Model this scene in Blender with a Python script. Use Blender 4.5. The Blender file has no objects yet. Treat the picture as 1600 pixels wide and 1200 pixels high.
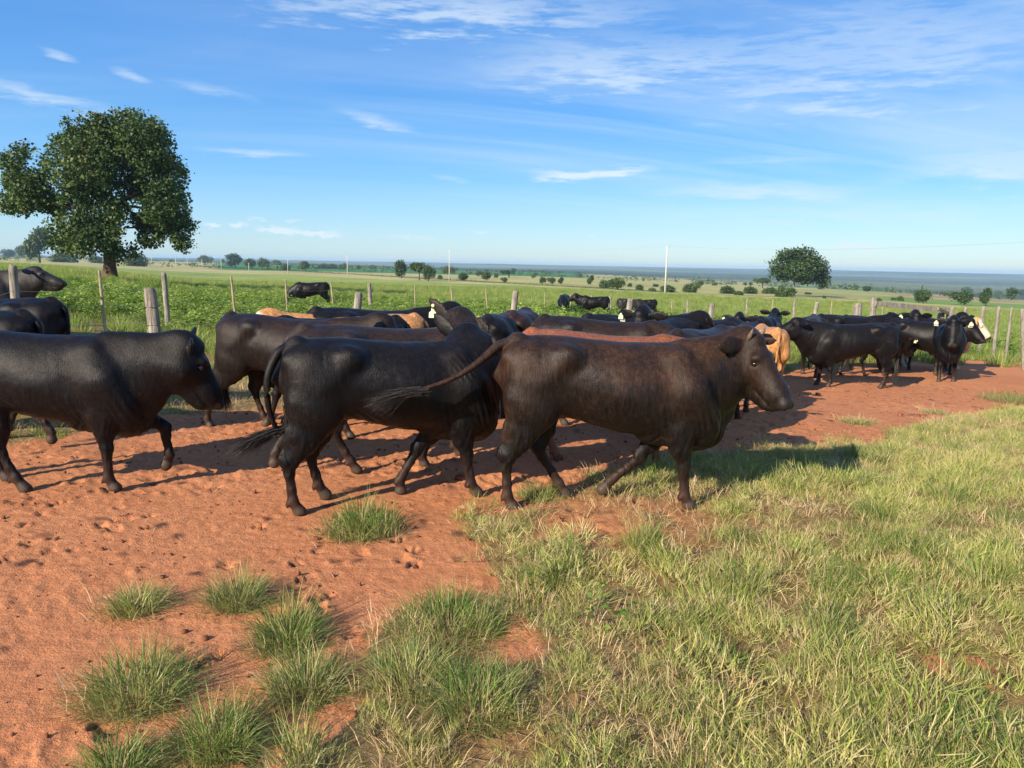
import bpy, math, random
import numpy as np
from mathutils import Vector, Matrix, Euler

random.seed(7)
rng = np.random.default_rng(7)
C = bpy.context.scene.collection
scene = bpy.context.scene

# ------------------------------------------------------------------ camera
CAM_H, FOC, YH = 1.75, 1155.0, 413.0
ROLL = math.atan(0.0178)
PITCH = math.atan((600 - YH) / FOC)
_f = np.array([0, math.cos(PITCH), -math.sin(PITCH)])
_r0 = np.array([1.0, 0, 0]); _u0 = np.cross(_r0, _f)
_r = _r0 * math.cos(ROLL) + _u0 * math.sin(ROLL)
_u = _u0 * math.cos(ROLL) - _r0 * math.sin(ROLL)
cam_d = bpy.data.cameras.new('camera'); cam = bpy.data.objects.new('camera', cam_d); C.objects.link(cam)
cam_d.sensor_width = 36.0; cam_d.lens = 36.0 * FOC / 1600.0
cam_d.clip_start = 0.05; cam_d.clip_end = 30000
m = Matrix(((_r[0], _u[0], -_f[0], 0), (_r[1], _u[1], -_f[1], 0), (_r[2], _u[2], -_f[2], CAM_H), (0, 0, 0, 1)))
cam.matrix_world = m
scene.camera = cam

# ------------------------------------------------------------------ light
SUN_AZ = math.radians(228)      # sun stands behind the camera's left shoulder (angle from +x, ccw)
SUN_EL = math.radians(27)
sd = bpy.data.lights.new('sun', 'SUN'); so = bpy.data.objects.new('sun', sd); C.objects.link(so)
sd.energy = 4.9; sd.angle = math.radians(0.53); sd.color = (1.0, 0.87, 0.68)
svec = Vector((math.cos(SUN_AZ) * math.cos(SUN_EL), math.sin(SUN_AZ) * math.cos(SUN_EL), math.sin(SUN_EL)))
so.rotation_euler = svec.to_track_quat('Z', 'Y').to_euler()

def new_nodes(nt):
    nt.nodes.clear()
    def N(t, **k):
        n = nt.nodes.new(t)
        for a, b in k.items():
            if a == 'inp':
                for i, v in b.items(): n.inputs[i].default_value = v
            else: setattr(n, a, b)
        return n
    def L(a, b): nt.links.new(a, b)
    return N, L

def ramp(N, L, src, stops, interp='LINEAR'):
    r = N('ShaderNodeValToRGB'); cr = r.color_ramp; cr.interpolation = interp
    while len(cr.elements) < len(stops): cr.elements.new(0.5)
    for e, (p, c) in zip(cr.elements, stops):
        e.position = p; e.color = (c, c, c, 1) if not hasattr(c, '__len__') else (*c, 1)
    L(src, r.inputs[0]); return r.outputs[0]

def math_n(N, L, op, a, b=None, c=None, clamp=False):
    n = N('ShaderNodeMath', operation=op); n.use_clamp = clamp
    for i, v in enumerate((a, b, c)):
        if v is None: continue
        if isinstance(v, (int, float)): n.inputs[i].default_value = v
        else: L(v, n.inputs[i])
    return n.outputs[0]

def mixc(N, L, fac, a, b, blend='MIX'):
    n = N('ShaderNodeMix', data_type='RGBA', blend_type=blend)
    for i, v in ((0, fac), (6, a), (7, b)):
        if isinstance(v, (int, float)): n.inputs[i].default_value = v
        elif isinstance(v, tuple): n.inputs[i].default_value = (*v, 1) if len(v) == 3 else v
        else: L(v, n.inputs[i])
    return n.outputs[2]

world = bpy.data.worlds.new('World'); scene.world = world; world.use_nodes = True
N, L = new_nodes(world.node_tree)
sky = N('ShaderNodeTexSky', sky_type='NISHITA'); sky.sun_disc = False
sky.sun_elevation = SUN_EL
sky.sun_rotation = math.atan2(svec.x, svec.y)
sky.altitude = 300; sky.air_density = 1.0; sky.dust_density = 0.3; sky.ozone_density = 1.6
hs = N('ShaderNodeHueSaturation', inp={'Saturation': 1.5, 'Value': 1.0}); L(sky.outputs[0], hs.inputs['Color'])
tc = N('ShaderNodeTexCoord'); sx = N('ShaderNodeSeparateXYZ'); L(tc.outputs['Generated'], sx.inputs[0])
X, Y, Z = sx.outputs
zc = math_n(N, L, 'MAXIMUM', Z, 0.0)
den = math_n(N, L, 'ADD', zc, 0.10)
px = math_n(N, L, 'DIVIDE', X, den); py = math_n(N, L, 'DIVIDE', Y, den)
def cloud(ang, sx_, sy_, scale, detail, lo, hi, amt, off=(0, 0), rough=.6, dist=0.6):
    ca, sa = math.cos(ang), math.sin(ang)
    a = math_n(N, L, 'ADD', math_n(N, L, 'MULTIPLY', px, ca), math_n(N, L, 'MULTIPLY', py, sa))
    b = math_n(N, L, 'SUBTRACT', math_n(N, L, 'MULTIPLY', py, ca), math_n(N, L, 'MULTIPLY', px, sa))
    cb = N('ShaderNodeCombineXYZ'); L(math_n(N, L, 'MULTIPLY_ADD', a, sx_, off[0]), cb.inputs[0]); L(math_n(N, L, 'MULTIPLY_ADD', b, sy_, off[1]), cb.inputs[1])
    n = N('ShaderNodeTexNoise', inp={'Scale': scale, 'Detail': detail, 'Roughness': rough, 'Distortion': dist}); L(cb.outputs[0], n.inputs['Vector'])
    mr = N('ShaderNodeMapRange', interpolation_type='SMOOTHSTEP', inp={1: lo, 2: hi, 3: 0.0, 4: amt}); L(n.outputs[0], mr.inputs[0])
    return mr.outputs[0]
# broad cirrus veils, fine fibres on top
veil = cloud(0.20, 0.30, 1.0, 0.75, 5, 0.36, 0.80, 0.50, (3.1, 7.7))
fib = cloud(0.30, 0.22, 1.9, 1.2, 9, 0.44, 0.86, 0.42, (1.3, 2.2), .54, 1.2)
side = N('ShaderNodeMapRange', interpolation_type='SMOOTHSTEP', inp={1: -0.45, 2: 0.35, 3: 0.25, 4: 1.0}); L(X, side.inputs[0])
lowf = N('ShaderNodeMapRange', interpolation_type='SMOOTHSTEP', inp={1: 0.02, 2: 0.14, 3: 0.0, 4: 1.0}); L(Z, lowf.inputs[0])
cl = math_n(N, L, 'MULTIPLY', math_n(N, L, 'ADD', math_n(N, L, 'MULTIPLY', veil, lowf.outputs[0]), math_n(N, L, 'MULTIPLY', fib, 0.8)), math_n(N, L, 'MULTIPLY', side.outputs[0], lowf.outputs[0]))
# named wisps and small cumulus, given by direction (azimuth, elevation in degrees)
az = math_n(N, L, 'ARCTAN2', X, Y); el = math_n(N, L, 'ARCSINE', Z)
wn = N('ShaderNodeTexNoise', inp={'Scale': 26.0, 'Detail': 7, 'Roughness': 0.65})
wm = N('ShaderNodeMapping', inp={3: (0.45, 0.45, 3.2)}); L(tc.outputs['Generated'], wm.inputs[0]); L(wm.outputs[0], wn.inputs['Vector'])
pn = N('ShaderNodeTexNoise', inp={'Scale': 60.0, 'Detail': 6, 'Roughness': 0.6}); pm = N('ShaderNodeMapping', inp={3: (1, 1, 2.0)}); L(tc.outputs['Generated'], pm.inputs[0]); L(pm.outputs[0], pn.inputs['Vector'])
def wisp(a0, e0, wa, we, tilt, amt, noise, warp=0.9, bend=0.0):
    da = math_n(N, L, 'SUBTRACT', az, math.radians(a0)); de = math_n(N, L, 'SUBTRACT', el, math.radians(e0))
    u = math_n(N, L, 'DIVIDE', da, math.radians(wa))
    v = math_n(N, L, 'SUBTRACT', de, math_n(N, L, 'MULTIPLY', da, tilt))
    if bend: v = math_n(N, L, 'SUBTRACT', v, math_n(N, L, 'MULTIPLY', math_n(N, L, 'MULTIPLY', u, u), math.radians(bend)))
    v = math_n(N, L, 'DIVIDE', v, math.radians(we))
    v = math_n(N, L, 'ADD', v, math_n(N, L, 'MULTIPLY', math_n(N, L, 'SUBTRACT', noise.outputs[0], 0.5), warp * 5))
    r2 = math_n(N, L, 'ADD', math_n(N, L, 'MULTIPLY', u, u), math_n(N, L, 'MULTIPLY', v, v))
    g = math_n(N, L, 'SUBTRACT', 1.0, r2, clamp=True)
    g = math_n(N, L, 'MULTIPLY', g, g)
    return math_n(N, L, 'MULTIPLY', g, math_n(N, L, 'MULTIPLY', ramp(N, L, noise.outputs[0], ((.36, 0.2), (.6, 1.0))), amt))
def pix_dir(x, y):
    d = _f + _r * (x - 800) / FOC + _u * (600 - y) / FOC; d /= np.linalg.norm(d)
    return math.degrees(math.atan2(d[0], d[1])), math.degrees(math.asin(d[2]))
for (x, y, wx, wy, tilt, amt, kind, bend) in (
    (920, 277, 118, 14, 0.05, 1.7, 0, .7), (590, 190, 80, 12, -0.22, 0.5, 0, 0), (400, 238, 105, 7, 0, 0.5, 0, 0), (700, 278, 42, 6, -0.1, .35, 0, 0),
    (60, 150, 120, 15, -0.12, 0.62, 0, 0), (205, 118, 32, 9, -0.2, 0.5, 0, 0), (92, 84, 26, 7, -0.2, 0.45, 0, 0), (330, 140, 80, 9, -0.12, 0.3, 0, 0),
    (700, 8, 420, 46, 0, 0.6, 0, 0), (960, 95, 260, 40, 0.03, 0.45, 0, 0), (1340, 80, 330, 80, 0.02, 0.38, 0, 0),
    (1180, 300, 230, 20, 0, 0.5, 0, 0), (1540, 262, 160, 28, 0, 0.45, 0, 0), (1300, 335, 400, 22, 0, 0.35, 0, 0), (1200, 252, 110, 10, 0, .4, 0, 0),
    (332, 351, 16, 5, 0, 1.7, 1, 0), (375, 352, 22, 5, 0, 1.6, 1, 0), (401, 344, 17, 5, 0, 1.7, 1, 0), (432, 360, 40, 7, 0, 2.0, 1, 0), (490, 365, 52, 7, 0, 2.0, 1, 0), (460, 345, 22, 3, 0, .6, 1, 0),
    (640, 371, 60, 4, 0, .8, 1, 0), (924, 370, 8, 5, 0, 1.1, 1, 0), (1063, 373, 22, 3, 0, .8, 1, 0), (750, 362, 30, 3, 0, .6, 1, 0),
    (1325, 383, 20, 6, 0, 1.8, 1, 0), (1354, 385, 22, 5, 0, 1.7, 1, 0), (1020, 374, 30, 3, 0, .5, 1, 0)):
    a0, e0 = pix_dir(x, y)
    w = wisp(a0, e0, wx / FOC * 57.3, wy / FOC * 57.3, tilt, amt, pn if kind else wn, 0.85 if kind else 0.75, bend)
    cl = math_n(N, L, 'ADD', cl, w)
cl = math_n(N, L, 'MINIMUM', cl, 0.88)
# humid air: pale cyan at the horizon deepening upwards
gr = ramp(N, L, math_n(N, L, 'MULTIPLY', zc, 1.25), ((0.0, (1.95, 3.15, 4.1)), (.05, (1.55, 3.0, 4.5)), (.14, (.80, 2.30, 4.6)), (.27, (.60, 1.75, 4.2)), (.45, (.55, 1.45, 3.7)), (1.0, (.28, .85, 2.7))))
col = mixc(N, L, 0.75, hs.outputs[0], gr)
col = mixc(N, L, cl, col, (3.9, 4.5, 5.0))
bg = N('ShaderNodeBackground', inp={1: 0.118}); L(col, bg.inputs[0])
wo = N('ShaderNodeOutputWorld'); L(bg.outputs[0], wo.inputs[0])

scene.view_settings.view_transform = 'Standard'; scene.view_settings.look = 'None'
scene.view_settings.exposure = 0.80; scene.view_settings.gamma = 1
scene.view_settings.use_curve_mapping = False
scene.render.engine = 'CYCLES'
cy = scene.cycles
cy.max_bounces = 5; cy.diffuse_bounces = 2; cy.glossy_bounces = 2; cy.transmission_bounces = 3; cy.transparent_max_bounces = 8; cy.volume_bounces = 1
cy.use_denoising = True

# ------------------------------------------------------------------ helpers
def pix_ray(x, y): return _f + _r * (x - 800) / FOC + _u * (600 - y) / FOC
def at_depth(x, y, Yd):
    d = pix_ray(x, y); return np.array([0, 0, CAM_H]) + d * (Yd / d[1])

TX = np.array([-2400, 0, 400, 800, 1200, 1600, 4000.])
TD = np.array([0.5, 5.5, 8, 11, 14, 18, 25, 35, 60, 100, 180, 300, 600, 1500, 3000, 5000, 8200, 12000.])
TZ = np.array([
 [0, 0, 0, 0, 0, 0, 0], [0, 0, 0, 0, 0, 0, 0],
 [0, 0, -.05, -.05, -.08, -.08, -.08], [.08, .08, -.06, -.13, -.25, -.25, -.25], [.15, .13, -.07, -.22, -.43, -.40, -.4],
 [.2, .2, -.08, -.35, -.52, -.5, -.5], [.2, .2, -.2, -.5, -.78, -.78, -.8], [.3, .25, -.4, -.8, -1.2, -1.3, -1.5],
 [.3, .3, -.9, -1.6, -2.3, -2.5, -3], [.2, .2, -1.8, -2.8, -3.8, -4.2, -5], [-.2, -.2, -3.5, -4.2, -5.2, -6, -7],
 [-.8, -.8, -5, -5.5, -7.2, -9, -10], [-2.5, -2.5, -6.5, -7.5, -11.5, -16, -18], [-4, -4, -8, -15, -26, -36, -40],
 [-4, -4, -9, -19, -32, -44, -48], [-3, -3, -7, -16, -28, -38, -42], [3, 3, 5, 2, -2, -8, -10], [0, 0, 0, 0, 0, 0, 0.]])
def zbase(x, y):
    x = np.asarray(x, float); y = np.asarray(y, float)
    r = np.maximum(np.hypot(x, y), 0.5)
    a = np.arctan2(x, y)
    Xp = 800 + FOC * np.tan(np.clip(a, -1.15, 1.15))
    d = r
    def sm(t): return t * t * (3 - 2 * t)
    lx = np.interp(Xp, TX, np.arange(len(TX))); ld = np.interp(np.log(d), np.log(TD), np.arange(len(TD)))
    i = np.clip(np.floor(lx).astype(int), 0, len(TX) - 2); j = np.clip(np.floor(ld).astype(int), 0, len(TD) - 2)
    u = sm(lx - i); v = ld - j
    return (TZ[j, i] * (1 - u) + TZ[j, i + 1] * u) * (1 - v) + (TZ[j + 1, i] * (1 - u) + TZ[j + 1, i + 1] * u) * v
def ground_hit(x, y):
    d = pix_ray(x, y); lo = 1.0
    for k in range(2000):
        t = 1.2 * 1.006 ** k
        p = np.array([0, 0, CAM_H]) + d * t
        if p[2] < float(zbase(p[0], p[1])) or t > 9000: break
        lo = t
    hi = t
    for _ in range(20):
        mid = (lo + hi) / 2; p = np.array([0, 0, CAM_H]) + d * mid
        if p[2] < float(zbase(p[0], p[1])): hi = mid
        else: lo = mid
    return p
def gz(x, y): return float(zbase(x, y))

# value noise
_perm = rng.random((256, 256))
def vnoise(x, y, s=1.0, o=0):
    x = np.asarray(x) / s + o * 17.3; y = np.asarray(y) / s + o * 5.1
    xi = np.floor(x).astype(int); yi = np.floor(y).astype(int); fx = x - xi; fy = y - yi
    fx = fx * fx * (3 - 2 * fx); fy = fy * fy * (3 - 2 * fy)
    g = lambda a, b: _perm[a & 255, b & 255]
    return (g(xi, yi) * (1 - fx) + g(xi + 1, yi) * fx) * (1 - fy) + (g(xi, yi + 1) * (1 - fx) + g(xi + 1, yi + 1) * fx) * fy
def fbm(x, y, s, n=4, o=0, gain=.5):
    a = 0; w = 1; t = 0
    for k in range(n): a = a + w * vnoise(x, y, s, o + k); t += w; w *= gain; s /= 2.03
    return a / t

def in_poly(x, y, poly):
    inside = np.zeros(np.shape(x), bool); n = len(poly)
    for i in range(n):
        x1, y1 = poly[i]; x2, y2 = poly[(i + 1) % n]
        if y1 == y2: continue
        c = ((y1 > y) != (y2 > y)) & (x < (x2 - x1) * (y - y1) / (y2 - y1) + x1)
        inside ^= c
    return inside

def mesh_np(name, V, F, smooth=True, mat=None, cols=None, attrs=None):
    """F: (n,3) or (n,4) array or list of arrays"""
    me = bpy.data.meshes.new(name)
    Fs = F if isinstance(F, list) else [F]
    V = np.asarray(V, np.float32)
    me.vertices.add(len(V)); me.vertices.foreach_set('co', V.ravel())
    loops = np.concatenate([f.ravel() for f in Fs]).astype(np.int32)
    sizes = np.concatenate([np.full(len(f), f.shape[1]) for f in Fs])
    starts = np.concatenate([[0], np.cumsum(sizes)[:-1]]).astype(np.int32)
    me.loops.add(len(loops)); me.loops.foreach_set('vertex_index', loops)
    me.polygons.add(len(sizes)); me.polygons.foreach_set('loop_start', starts)
    me.polygons.foreach_set('use_smooth', np.full(len(sizes), smooth))
    me.update(calc_edges=True)
    if cols is not None:
        a = me.color_attributes.new('col', 'FLOAT_COLOR', 'POINT')
        c = np.ones((len(V), 4), np.float32); c[:, :cols.shape[1]] = cols; a.data.foreach_set('color', c.ravel())
    if attrs:
        for k, v in attrs.items():
            a = me.attributes.new(k, 'FLOAT', 'POINT'); a.data.foreach_set('value', np.asarray(v, np.float32))
    if mat: me.materials.append(mat)
    return me
def obj(name, me, parent=None, loc=None, rot=None, scale=None, **props):
    o = bpy.data.objects.new(name, me); C.objects.link(o)
    if parent: o.parent = parent
    if loc is not None: o.location = loc
    if rot is not None: o.rotation_euler = rot
    if scale is not None: o.scale = scale if hasattr(scale, '__len__') else (scale,) * 3
    for k, v in props.items():
        if v is not None: o[k] = v
    return o
def copy_tree(o, parent=None):
    c = o.copy(); C.objects.link(c); c.parent = parent
    for ch in o.children: copy_tree(ch, c)
    return c
def tube(pts, rad, n=8, cap=True, jitter=0):
    P = np.asarray(pts, float); k = len(P); rad = np.asarray(rad, float) * np.ones(k)
    T = np.gradient(P, axis=0); T /= np.linalg.norm(T, axis=1)[:, None] + 1e-9
    ref = np.array([0, 0, 1.]) if abs(T[0, 2]) < .9 else np.array([1., 0, 0])
    V = []
    for i in range(k):
        a = np.cross(T[i], ref); a /= np.linalg.norm(a) + 1e-9; b = np.cross(T[i], a)
        th = np.arange(n) / n * 2 * math.pi
        rr = rad[i] * (1 + (jitter * (rng.random(n) - .5) if jitter else 0))
        V.append(P[i] + (np.cos(th) * rr)[:, None] * a + (np.sin(th) * rr)[:, None] * b)
    V = np.concatenate(V)
    F = []
    for i in range(k - 1):
        for j in range(n):
            F.append((i * n + j, i * n + (j + 1) % n, (i + 1) * n + (j + 1) % n, (i + 1) * n + j))
    F = np.array(F)
    if cap:
        V = np.concatenate([V, P[:1], P[-1:]]); c0, c1 = len(V) - 2, len(V) - 1
        tri = [(c0, (j + 1) % n, j) for j in range(n)] + [(c1, (k - 1) * n + j, (k - 1) * n + (j + 1) % n) for j in range(n)]
        return V, [F, np.array(tri)]
    return V, [F]
def join(parts):
    Vs = []; Q = []; T = []; o = 0
    for V, Fs in parts:
        for f in Fs:
            (Q if f.shape[1] == 4 else T).append(f + o)
        Vs.append(V); o += len(V)
    out = []
    if Q: out.append(np.concatenate(Q))
    if T: out.append(np.concatenate(T))
    return np.concatenate(Vs), out

# ------------------------------------------------------------------ materials
def mat(name, rough=0.8, spec=0.3):
    m = bpy.data.materials.new(name); m.use_nodes = True
    N, L = new_nodes(m.node_tree)
    out = N('ShaderNodeOutputMaterial'); b = N('ShaderNodeBsdfPrincipled', inp={'Roughness': rough, 'Specular IOR Level': spec})
    L(b.outputs[0], out.inputs[0]); return m, N, L, b, out
def noise(N, L, scale, detail=4, rough=.55, coord=None, mp=None, dist=0):
    n = N('ShaderNodeTexNoise', inp={'Scale': scale, 'Detail': detail, 'Roughness': rough, 'Distortion': dist})
    if coord is None: g = N('ShaderNodeNewGeometry'); coord = g.outputs['Position']
    if mp: q = N('ShaderNodeMapping', inp={3: mp}); L(coord, q.inputs[0]); coord = q.outputs[0]
    L(coord, n.inputs['Vector']); return n.outputs[0]
def bump(N, L, b, h, strength, dist):
    n = N('ShaderNodeBump', inp={'Strength': strength, 'Distance': dist}); L(h, n.inputs['Height']); L(n.outputs[0], b.inputs['Normal']); return n

def leaf_mat(name, stops, patch=None, trans=0.35, rough=.55, patch_scale=1.2, hue_var=.35):
    """stops: colour ramp over the per-blade value stored in 'col'.r, shifted by patches of ground"""
    m, N, L, b, out = mat(name, rough, .35)
    at = N('ShaderNodeAttribute', attribute_name='col'); sp = N('ShaderNodeSeparateColor'); L(at.outputs['Color'], sp.inputs[0])
    oi = N('ShaderNodeObjectInfo')
    v = math_n(N, L, 'ADD', sp.outputs[0], math_n(N, L, 'MULTIPLY', math_n(N, L, 'SUBTRACT', oi.outputs['Random'], .5), hue_var))
    pn = noise(N, L, patch_scale, 3)
    v = math_n(N, L, 'ADD', v, math_n(N, L, 'MULTIPLY', math_n(N, L, 'SUBTRACT', pn, .5), 1.1))
    c = ramp(N, L, v, stops)
    # dry tips / pale bases carried in g
    c = mixc(N, L, sp.outputs[1], c, stops[-1][1])
    L(c, b.inputs['Base Color'])
    t = N('ShaderNodeBsdfTranslucent'); L(mixc(N, L, .35, c, (1, 1, .35), 'MULTIPLY'), t.inputs[0])
    t2 = N('ShaderNodeMixShader', inp={0: trans}); L(b.outputs[0], t2.inputs[1]); L(t.outputs[0], t2.inputs[2]); L(t2.outputs[0], out.inputs[0])
    return m

M_GRASS = leaf_mat('grass_blades', ((0.0, (.045, .12, .015)), (.25, (.11, .23, .026)), (.48, (.30, .40, .055)), (.70, (.52, .50, .13)), (1.0, (.64, .54, .27))), patch_scale=1.4)
M_TUFT = leaf_mat('tuft_blades', ((0.0, (.03, .09, .014)), (.32, (.085, .19, .026)), (.58, (.24, .33, .06)), (1.0, (.54, .46, .22))), patch_scale=3)
M_STRAW = leaf_mat('straw', ((0.0, (.30, .20, .10)), (.5, (.48, .35, .18)), (1.0, (.6, .48, .29))), trans=.1)
M_FARGRASS = leaf_mat('pasture_grass', ((0.0, (.10, .19, .03)), (.5, (.21, .33, .055)), (.8, (.36, .40, .11)), (1.0, (.48, .43, .17))), patch_scale=.25, trans=.4)
M_WEED = leaf_mat('weed_leaves', ((0.0, (.055, .13, .018)), (.4, (.15, .255, .038)), (.7, (.29, .40, .07)), (1.0, (.42, .50, .12))), patch_scale=.35, trans=.4)
M_TREE = leaf_mat('tree_leaves', ((0.0, (.024, .050, .014)), (.45, (.050, .092, .024)), (.8, (.11, .155, .040)), (1.0, (.20, .19, .08))), patch_scale=.22, trans=.22, hue_var=.3)

def ground_mat():
    m, N, L, b, out = mat('earth_and_pasture', .95, .15)
    at = N('ShaderNodeAttribute', attribute_name='col'); vc = at.outputs['Color']
    A = N('ShaderNodeAttribute', attribute_name='grassy'); g = A.outputs['Fac']
    D = N('ShaderNodeAttribute', attribute_name='damp')
    n1 = noise(N, L, 1.1, 5); n2 = noise(N, L, 14, 6, .65); n3 = noise(N, L, 90, 4, .7); n4 = noise(N, L, .35, 3)
    dirt = ramp(N, L, n2, ((.25, (.32, .115, .050)), (.5, (.50, .198, .088)), (.72, (.59, .26, .122))))
    dirt = mixc(N, L, ramp(N, L, n1, ((.35, 0), (.7, .55))), dirt, (.60, .27, .13))
    dirt = mixc(N, L, ramp(N, L, n4, ((.42, 0), (.65, .4))), dirt, (.45, .175, .08))
    dirt = mixc(N, L, math_n(N, L, 'MULTIPLY', D.outputs['Fac'], 1.3, clamp=True), dirt, (.12, .055, .036))
    spk = ramp(N, L, n3, ((.60, 0), (.68, .8)))
    dirt = mixc(N, L, math_n(N, L, 'MULTIPLY', spk, .6), dirt, (.13, .05, .030))
    soil = ramp(N, L, n2, ((.3, (.13, .085, .035)), (.55, (.25, .17, .07)), (.75, (.36, .28, .12))))
    near = mixc(N, L, g, dirt, soil)
    F = N('ShaderNodeAttribute', attribute_name='field')
    f1 = noise(N, L, .9, 6, .7); f2 = noise(N, L, .06, 5, .6)
    fa = mixc(N, L, 1.0, vc, ramp(N, L, f1, ((.3, .62), (.7, 1.35))), 'MULTIPLY')
    fa = mixc(N, L, 1.0, fa, ramp(N, L, f2, ((.3, .8), (.7, 1.2))), 'MULTIPLY')
    L(mixc(N, L, F.outputs['Fac'], near, fa), b.inputs['Base Color'])
    hgt = math_n(N, L, 'ADD', math_n(N, L, 'MULTIPLY', n2, .8), math_n(N, L, 'MULTIPLY', n3, .35))
    bump(N, L, b, hgt, .9, .03)
    return m
M_GROUND = ground_mat()

def coat_mat():
    m, N, L, b, out = mat('cattle_coat', .5, .20)
    tcn = N('ShaderNodeTexCoord'); P = tcn.outputs['Object']
    oi = N('ShaderNodeObjectInfo'); at = N('ShaderNodeAttribute', attribute_name='col'); sp = N('ShaderNodeSeparateColor'); L(at.outputs['Color'], sp.inputs[0])
    base = oi.outputs['Color']
    big = noise(N, L, 3.2, 4, .6, P); med = noise(N, L, 16, 5, .65, P, (1, 1, .45)); hair = noise(N, L, 120, 3, .6, P, (1, 1, .14)); fine = noise(N, L, 420, 2, .6, P, (1, 1, .25))
    br = math_n(N, L, 'MULTIPLY', math_n(N, L, 'MULTIPLY', ramp(N, L, big, ((.40, .25), (.62, 1))), sp.outputs[2]), math_n(N, L, 'MULTIPLY', oi.outputs['Alpha'], ramp(N, L, med, ((.3, .5), (.65, 1.15)))), clamp=True)
    c = mixc(N, L, br, base, (.038, .0185, .0105))
    c = mixc(N, L, 1.0, c, ramp(N, L, hair, ((.3, .55), (.7, 1.5))), 'MULTIPLY')
    strk = noise(N, L, 42, 4, .65, P, (1, 1, .16), .4)
    c = mixc(N, L, 1.0, c, ramp(N, L, strk, ((.34, .68), (.62, 1.38))), 'MULTIPLY')
    # rubbed-in dust on the hips and thighs
    bw = N('ShaderNodeRGBToBW'); L(base, bw.inputs[0])
    du = math_n(N, L, 'MULTIPLY', ramp(N, L, noise(N, L, 7, 6, .75, P), ((.56, 0), (.72, 1))), math_n(N, L, 'MULTIPLY_ADD', bw.outputs[0], -2.5, .26, clamp=True))
    c = mixc(N, L, du, c, (.075, .055, .045))
    # dusty lower legs, horn-coloured hooves
    dust = math_n(N, L, 'MULTIPLY', sp.outputs[0], ramp(N, L, med, ((.3, .1), (.7, .8))))
    c = mixc(N, L, math_n(N, L, 'MULTIPLY', dust, .55), c, (.16, .080, .05))
    c = mixc(N, L, math_n(N, L, 'MULTIPLY', sp.outputs[1], .75), c, (.075, .055, .040))
    W = N('ShaderNodeAttribute', attribute_name='white')
    pw = math_n(N, L, 'MULTIPLY', W.outputs['Fac'], math_n(N, L, 'MINIMUM', oi.outputs['Object Index'], 1.0))
    c = mixc(N, L, pw, c, (.62, .50, .38))
    K = N('ShaderNodeAttribute', attribute_name='skin')
    c = mixc(N, L, K.outputs['Fac'], c, (.020, .016, .015))
    L(c, b.inputs['Base Color'])
    L(math_n(N, L, 'ADD', math_n(N, L, 'MULTIPLY', big, .40), math_n(N, L, 'ADD', math_n(N, L, 'MULTIPLY', strk, .22), .12)), b.inputs['Roughness'])
    b.inputs['Sheen Weight'].default_value = .0; b.inputs['Sheen Roughness'].default_value = .35; b.inputs['Sheen Tint'].default_value = (.8, .75, .75, 1)
    h = math_n(N, L, 'ADD', math_n(N, L, 'MULTIPLY', hair, .55), math_n(N, L, 'MULTIPLY', med, .35)); h = math_n(N, L, 'ADD', h, math_n(N, L, 'ADD', math_n(N, L, 'MULTIPLY', fine, .3), math_n(N, L, 'MULTIPLY', strk, .25)))
    bump(N, L, b, h, .55, .010)
    return m
M_COAT = coat_mat()
def flat_mat(name, c, rough=.6, spec=.4, var=.25, sc=30, bmp=.2):
    m, N, L, b, out = mat(name, rough, spec)
    tcn = N('ShaderNodeTexCoord')
    n = noise(N, L, sc, 4, .6, tcn.outputs['Object'])
    L(mixc(N, L, 1.0, tuple(c), ramp(N, L, n, ((.3, 1 - var), (.7, 1 + var))), 'MULTIPLY'), b.inputs['Base Color'])
    if bmp: bump(N, L, b, n, bmp, .01)
    return m
M_EYE = flat_mat('eye', (.010, .007, .006), .08, .9, .05, 20, 0)
M_TAG = flat_mat('ear_tag', (.62, .66, .42), .45, .4, .12, 60, 0)
M_BUTTON = flat_mat('ear_tag_button', (.78, .72, .40), .45, .4, .1, 60, 0)
M_HORN = flat_mat('horn', (.12, .09, .065), .45, .4, .3, 40)
M_HAIR = flat_mat('tail_hair', (.030, .024, .020), .5, .4, .4, 60, 0)
def wood_mat(name, c1, c2, c3):
    m, N, L, b, out = mat(name, .9, .15)
    P = N('ShaderNodeTexCoord').outputs['Object']
    g = noise(N, L, 22, 6, .7, P, (1, 1, .10), .6); k = noise(N, L, 5, 4, .6, P)
    c = ramp(N, L, g, ((.3, c1), (.5, c2), (.7, c3)))
    c = mixc(N, L, 1.0, c, ramp(N, L, k, ((.3, .65), (.7, 1.2))), 'MULTIPLY')
    L(c, b.inputs['Base Color']); bump(N, L, b, g, .8, .03); return m
M_WOOD = wood_mat('weathered_wood', (.11, .092, .075), (.27, .24, .20), (.40, .365, .32))
M_STAKE = wood_mat('sawn_stake', (.22, .16, .10), (.38, .30, .20), (.48, .40, .29))
M_BARK = wood_mat('tree_bark', (.045, .030, .022), (.11, .072, .050), (.19, .125, .09))
M_PALEBARK = wood_mat('pale_bark', (.12, .10, .08), (.24, .21, .18), (.36, .33, .29))
M_CONC = flat_mat('concrete', (.55, .52, .46), .85, .2, .15, 4)
M_WIRE = flat_mat('wire', (.30, .28, .26), .5, .5, .1, 10, 0)
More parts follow.
